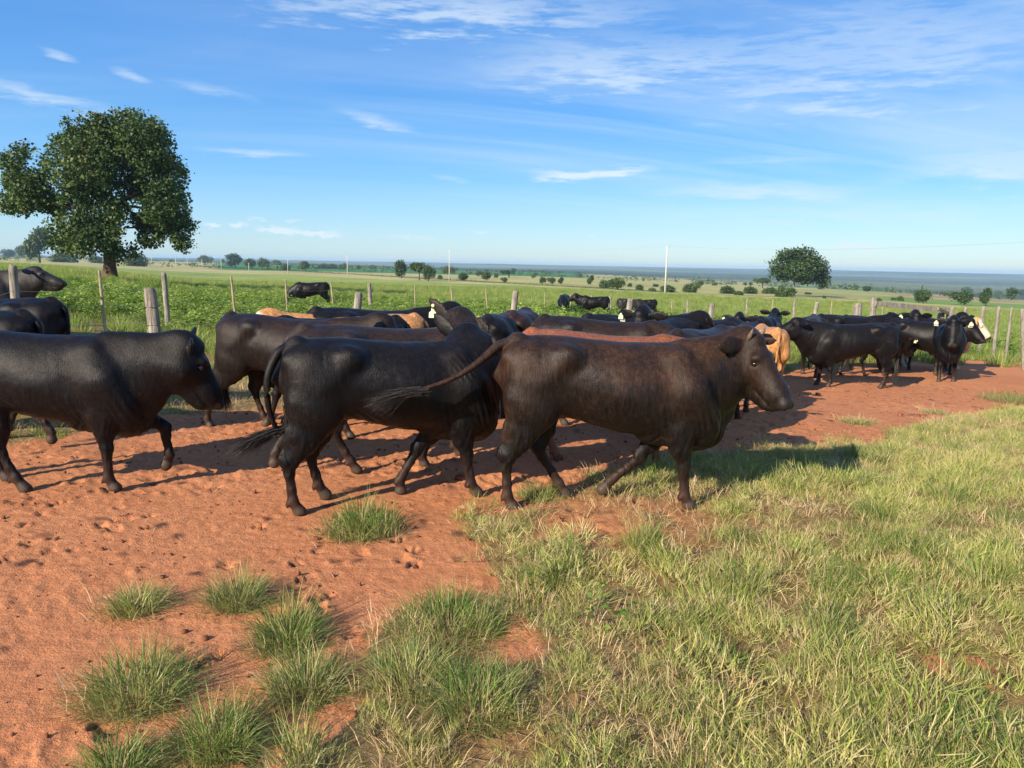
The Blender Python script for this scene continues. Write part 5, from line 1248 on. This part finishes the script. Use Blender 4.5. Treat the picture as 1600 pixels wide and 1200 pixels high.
# notches and hollow of the grey post
fence('far pasture fence of thin stakes and round posts with slack wires', [
    (-40, 410, 10.8, .13, 'round', 0, None), (20, 415.5, 12.0, .135, 'round', -.02, 'pale round post at the left edge beside the grey animal'), (155, 423, 15.2, .06, 'stake', .03, None), (256, 427, 18.0, .13, 'round', .02, 'brown round post standing free on the grass'),
    (361, 432, 21, .065, 'stake', .06, None), (446, 436.5, 24, .06, 'stake', .03, None), (517, 440, 26.5, .06, 'stake', .08, None), (577, 443, 29, .16, 'round', .04, 'forked-looking bleached post beyond the cracked one'), (648, 447, 32, .05, 'stake', .02, None),
    (705, 449, 35, .075, 'stake', .08, None), (759, 452, 38, .075, 'stake', .1, None), (851, 457, 42, .05, 'stake', .03, None), (892, 459, 44, .07, 'stake', 0, None), (924, 461, 46, .10, 'stake', .04, None), (954, 463, 47, .17, 'sq', 0, None), (989, 464, 48, .07, 'stake', 0, None),
    (1020, 466, 50, .07, 'stake', 0, None), (1050, 467.5, 52, .07, 'stake', .05, None), (1075, 468, 54, .16, 'sq', 0, None), (1168, 467, 60, .17, 'sq', 0, None), (1208, 468, 62, .08, 'stake', 0, None), (1242, 468, 64, .18, 'sq', 0, None), (1300, 470, 68, .08, 'stake', 0, None), (1380, 473, 72, .08, 'stake', 0, None)],
    (.4, .72, 1.05), None)
fence('right-hand corner fence with posts nearing the camera', [
    (1488, 480, 24.5, .16, 'sq', 0, None), (1509, 480, 24.2, .12, 'round', 0, None), (1537, 479, 23.6, .13, 'sq', 0, None), (1561, 479, 22.4, .12, 'round', 0, 'dark round post of the corner fence'), (1581, 481, 21.2, .09, 'round', 0, None), (1598, 483, 19.0, .16, 'round', .16, 'leaning pale post with weeds at its foot at the right edge'), (1700, 500, 15, .14, 'round', 0, None)],
    (.4, .7, 1.0), None)
# timber rail
def beam(name, a, b, hh, th, seed, parent, ro):
    q = np.random.default_rng(seed); a, b = np.array(a), np.array(b); n = 12; d = (b - a); s_ = np.array([-d[1], d[0], 0]); s_ /= np.linalg.norm(s_); V = []
    for i in range(n + 1):
        c = a + d * i / n + [0, 0, q.normal(0, .006)]; k = 1 + q.normal(0, .05)
        for u, w in ((-1, -1), (1, -1), (1, 1), (-1, 1)): V.append(c + s_ * u * th / 2 + np.array([0, 0, w * hh / 2 * k]))
    F = [(4 * i + j, 4 * i + (j + 1) % 4, 4 * i + 4 + (j + 1) % 4, 4 * i + 4 + j) for i in range(n) for j in range(4)] + [(3, 2, 1, 0), (4 * n, 4 * n + 1, 4 * n + 2, 4 * n + 3)]
    return obj(name, mesh_np(name, np.array(V) - ro, np.array(F), False, M_WOOD), parent)
a = at_depth(1367, 474, 24.0); b = at_depth(1487, 487, 25.0); rt = bpy.data.objects.new('corral_rail', None); C.objects.link(rt)
ga = (a[0], a[1], gz(a[0], a[1])); rt.location = ga; rt['label'] = 'bleached heavy timber rail between two posts behind the herd on the right'; rt['category'] = 'rail fence'; ro = np.array(ga)
beam('rail', a + [0, -.06, .0], b + [0, -.06, .02], .17, .06, 1, rt, ro); beam('rail', a + [2.0, -.10, -.13], b + [0, -.10, -.13], .09, .05, 2, rt, ro)
beam('rail', a + [0, -.06, -.55], b + [0, -.06, -.5], .13, .05, 3, rt, ro)
for q, hgt, w, lab in ((a + [0, 0, 0], .18, .19, None), (b + [-.30, 0, 0], .07, .2, 'reddish knotted end post'), (b, .06, .2, None)):
    g_ = gz(q[0], q[1]); v, f = post_mesh(q[2] + hgt - g_, w, True, 77); o = obj('post', mesh_np('post', v, f, False, M_WOOD), rt, loc=tuple(np.array([q[0], q[1] + .08, g_]) - ro))
    if lab: o['label'] = lab
# ------------------------------------------------------------------ the herd
BLK = (.0046, .0044, .0052, .08); BRN = (.013, .0095, .0085, 1.0); DBR = (.0085, .0067, .0064, .4); MAR = (.024, .011, .0115, .6); TAN = (.42, .20, .075, .25); RED = (.21, .070, .032, .3)
CRM = (.50, .28, .13, .2); GRY = (.022, .021, .022, .15)
HERD = [  # x px of the rump's end, depth, heading deg (0 right, 90 away), mesh, colour, scale, label, extras
 (-122, 5.42, 5, 'left', BLK, .97, 'black heifer at the left edge walking right with lowered head and one forefoot lifted', dict(buttons=(1,), tags=())),
 (436, 5.05, 22, 'second', BLK, .975, 'glossy black animal in the middle foreground with wrinkled neck and head turned away', dict(tags=())),
 (784, 5.30, 3, 'lead', (.0078, .0060, .0054, 1.0), 1.0, 'dark brown walking animal in front with short horns and tail swung to the left', dict(tags=(1,), horns=True)),
 (96, 8.05, 183, 'walk', BLK, 1.0, 'black round rump with tail, standing behind the back of the left edge animal', dict(tags=())),
 (52, 6.75, 181, 'walk2', BLK, .99, 'black animal mostly hidden behind the left edge animal, just in front of the round rump', dict(tags=())),
 (346, 7.9, -14, 'walk', DBR, .99, 'dark brown animal behind the tail of the glossy black one, with dusty legs', dict(tags=())),
 (452, 6.0, 22, 'walk2', (.015, .0125, .012, .5), 1.0, 'black-brown animal side by side behind the glossy black one, ear raised with round tags', dict(tags=(1,), buttons=(1,))),
 (478, 8.6, 28, 'walk', BLK, 1.02, 'black hip showing left of the tan back in the middle of the herd', dict(tags=())),
 (660, 8.7, 186, 'walk', TAN, .97, 'tan animal with its back showing in front of the cracked fence post', dict(tags=(), white=1)),
 (632, 8.0, 178, 'down', BLK, .98, 'black animal with a low back directly in front of the tan one', dict(tags=())),
 (757, 8.4, 78, 'down', BLK, 1.0, 'black animal seen from behind right of the raised black ears', dict(tags=())),
 (797, 9.1, 82, 'down', MAR, 1.02, 'maroon tinged black rump seen from behind over the lead animal\'s tail', dict(tags=())),
 (812, 6.75, -8, 'level', RED, .962, 'red animal showing only its rust coloured back over the lead animal', dict(tags=())),
 (835, 8.6, -16, 'down', DBR, 1.0, 'broad dark back behind the red animal', dict(tags=())),
 (1085, 11.2, 232, 'ahead', BLK, 1.03, 'black animal facing the camera with a pale tag between the dark backs', dict(tags=(0,))),
 (905, 10.4, 10, 'walk', BLK, 1.0, 'black back farthest in the row behind the broad dark back', dict(tags=())),
 (1030, 10.4, 30, 'down', BLK, 1.02, 'black back in front of the short fence post right of the middle', dict(tags=())),
 (1050, 7.3, 54, 'down', DBR, .97, 'dusty dark brown animal walking away beyond the lead animal\'s neck', dict(tags=(), horns=True)),
 (1132, 9.2, 62, 'down', MAR, .98, 'maroon back between the dusty brown animal and the small tan rump', dict(tags=())),
 (1180, 16.0, 240, 'ahead', BLK, .98, 'black animal looking at the camera with both ears spread, in front of the fence', dict(tags=(0,))),
 (1184, 15.6, 60, 'alert', BLK, 1.0, 'black back with one dark ear behind the small tan rump', dict(tags=())),
 (1216, 12.4, 84, 'down', TAN, .95, 'small tan rump with a dark tail seen from straight behind', dict(tags=())),
 (1268, 17.0, 248, 'down', DBR, 1.0, 'dark brown animal whose forelegs show left of the side-on black one', dict(tags=())),
 (1400, 14.0, 179, 'stand', BLK, .99, 'side-on black animal standing on the dirt and facing left', dict(tags=())),
 (1272, 17.2, 4, 'walk', BLK, 1.03, 'long black back directly behind the side-on black animal', dict(tags=())),
 (1312, 19.5, 8, 'stand', BLK, 1.0, 'farther black back behind the long one, before the broad stump', dict(tags=())),
 (1384, 19.0, 262, 'ahead', BLK, 1.06, 'tall black animal facing the camera left of the white-marked ears', dict(tags=(0,))),
 (1412, 19.0, 285, 'ahead', BLK, 1.04, 'black animal with lowered head and pale tag in its right ear', dict(tags=(0, 1))),
 (1330, 15.9, 20, 'down', DBR, .84, 'small dark calf behind the side-on black animal', dict(tags=(0,), white=0)),
 (1478, 16.4, 243, 'ahead', BLK, 1.0, 'black animal facing the camera with pale ear tags at the right of the herd', dict(tags=(0, 1))),
 (1378, 17.2, -40, 'alert', BLK, .99, 'rightmost black animal standing in profile beside the cream one', dict(tags=())),
 (1409, 18.8, -14, 'alert', CRM, .96, 'cream animal with a white face behind the rightmost black one', dict(tags=(), white=1)),
 (-110, 14.0, 4, 'stand', GRY, 1.03, 'charcoal grey animal outside the fence at the far left, looking right', dict(tags=())),
 (512, 36, 188, 'graze', BLK, 1.0, 'black animal grazing alone in the weeds beyond the stakes', dict(tags=())),
 (880, 40, 262, 'graze', BLK, 1.0, 'dark animal seen end-on in the weeds, left of the far three', dict(tags=())),
 (948, 42, 176, 'humped', BLK, 1.0, 'humped black animal in the weeds behind the thin stakes', dict(tags=())),
 (962, 46, 3, 'graze', GRY, 1.0, 'long grey-black back in the far weeds right of the humped animal', dict(tags=())),
 (1022, 50, 178, 'graze', BLK, 1.0, 'last dark back in the far weeds near the tallest pole', dict(tags=()))]
for (px_, Yd, hd, key, colr, sc, lab, ex) in HERD:
    x = (px_ - 800) / FOC * Yd; x += 0
    a = math.radians(hd)
    # x refers to the silhouette end; for animals seen end-on it is the body's axis
    sp2 = spec(key)
    o = make_cow(sp2, tags=ex.get('tags', ()), horns=ex.get('horns', False), buttons=ex.get('buttons', ()), tagface=(.25, -1, 0) if key == 'lead' else None, sw_dir=(-1, -.15, .0) if key == 'lead' else ((-1, -.1, -.12) if key == 'second' else None), name='cow')
    cx, cy_ = x + .75 * math.cos(a), Yd + .75 * math.sin(a)
    o.location = (x, Yd, gz(cx, cy_) + .004); o.rotation_euler = (0, 0, a); o.scale = (sc,) * 3
    o['label'] = lab; o['category'] = 'cattle'; o['group'] = 'beef cattle of the herd'
    for c in o.children:
        if c.name.split('.')[0] == 'body':
            c.color = colr; c.pass_index = 1 if ex.get('white') else 0

# ------------------------------------------------------------------ air
def haze():
    m_ = bpy.data.materials.new('haze_air'); m_.use_nodes = True; N, L = new_nodes(m_.node_tree)
    out = N('ShaderNodeOutputMaterial'); v = N('ShaderNodeVolumePrincipled'); v.inputs['Density'].default_value = HAZE
    v.inputs['Color'].default_value = (.46, .68, .97, 1); v.inputs['Anisotropy'].default_value = 0.0
    L(v.outputs[0], out.inputs[1])
    r_ = 9500; z0, z1 = -75, 26
    V = np.array([(sx_ * r_, sy_ * r_, z) for z in (z0, z1) for sx_, sy_ in ((-1, -1), (1, -1), (1, 1), (-1, 1))], float)
    F = np.array([(3, 2, 1, 0), (4, 5, 6, 7), (0, 1, 5, 4), (1, 2, 6, 5), (2, 3, 7, 6), (3, 0, 4, 7)])
    obj('haze', mesh_np('haze', V, F, False, m_), kind='stuff')
HAZE = 1.25e-4
haze()
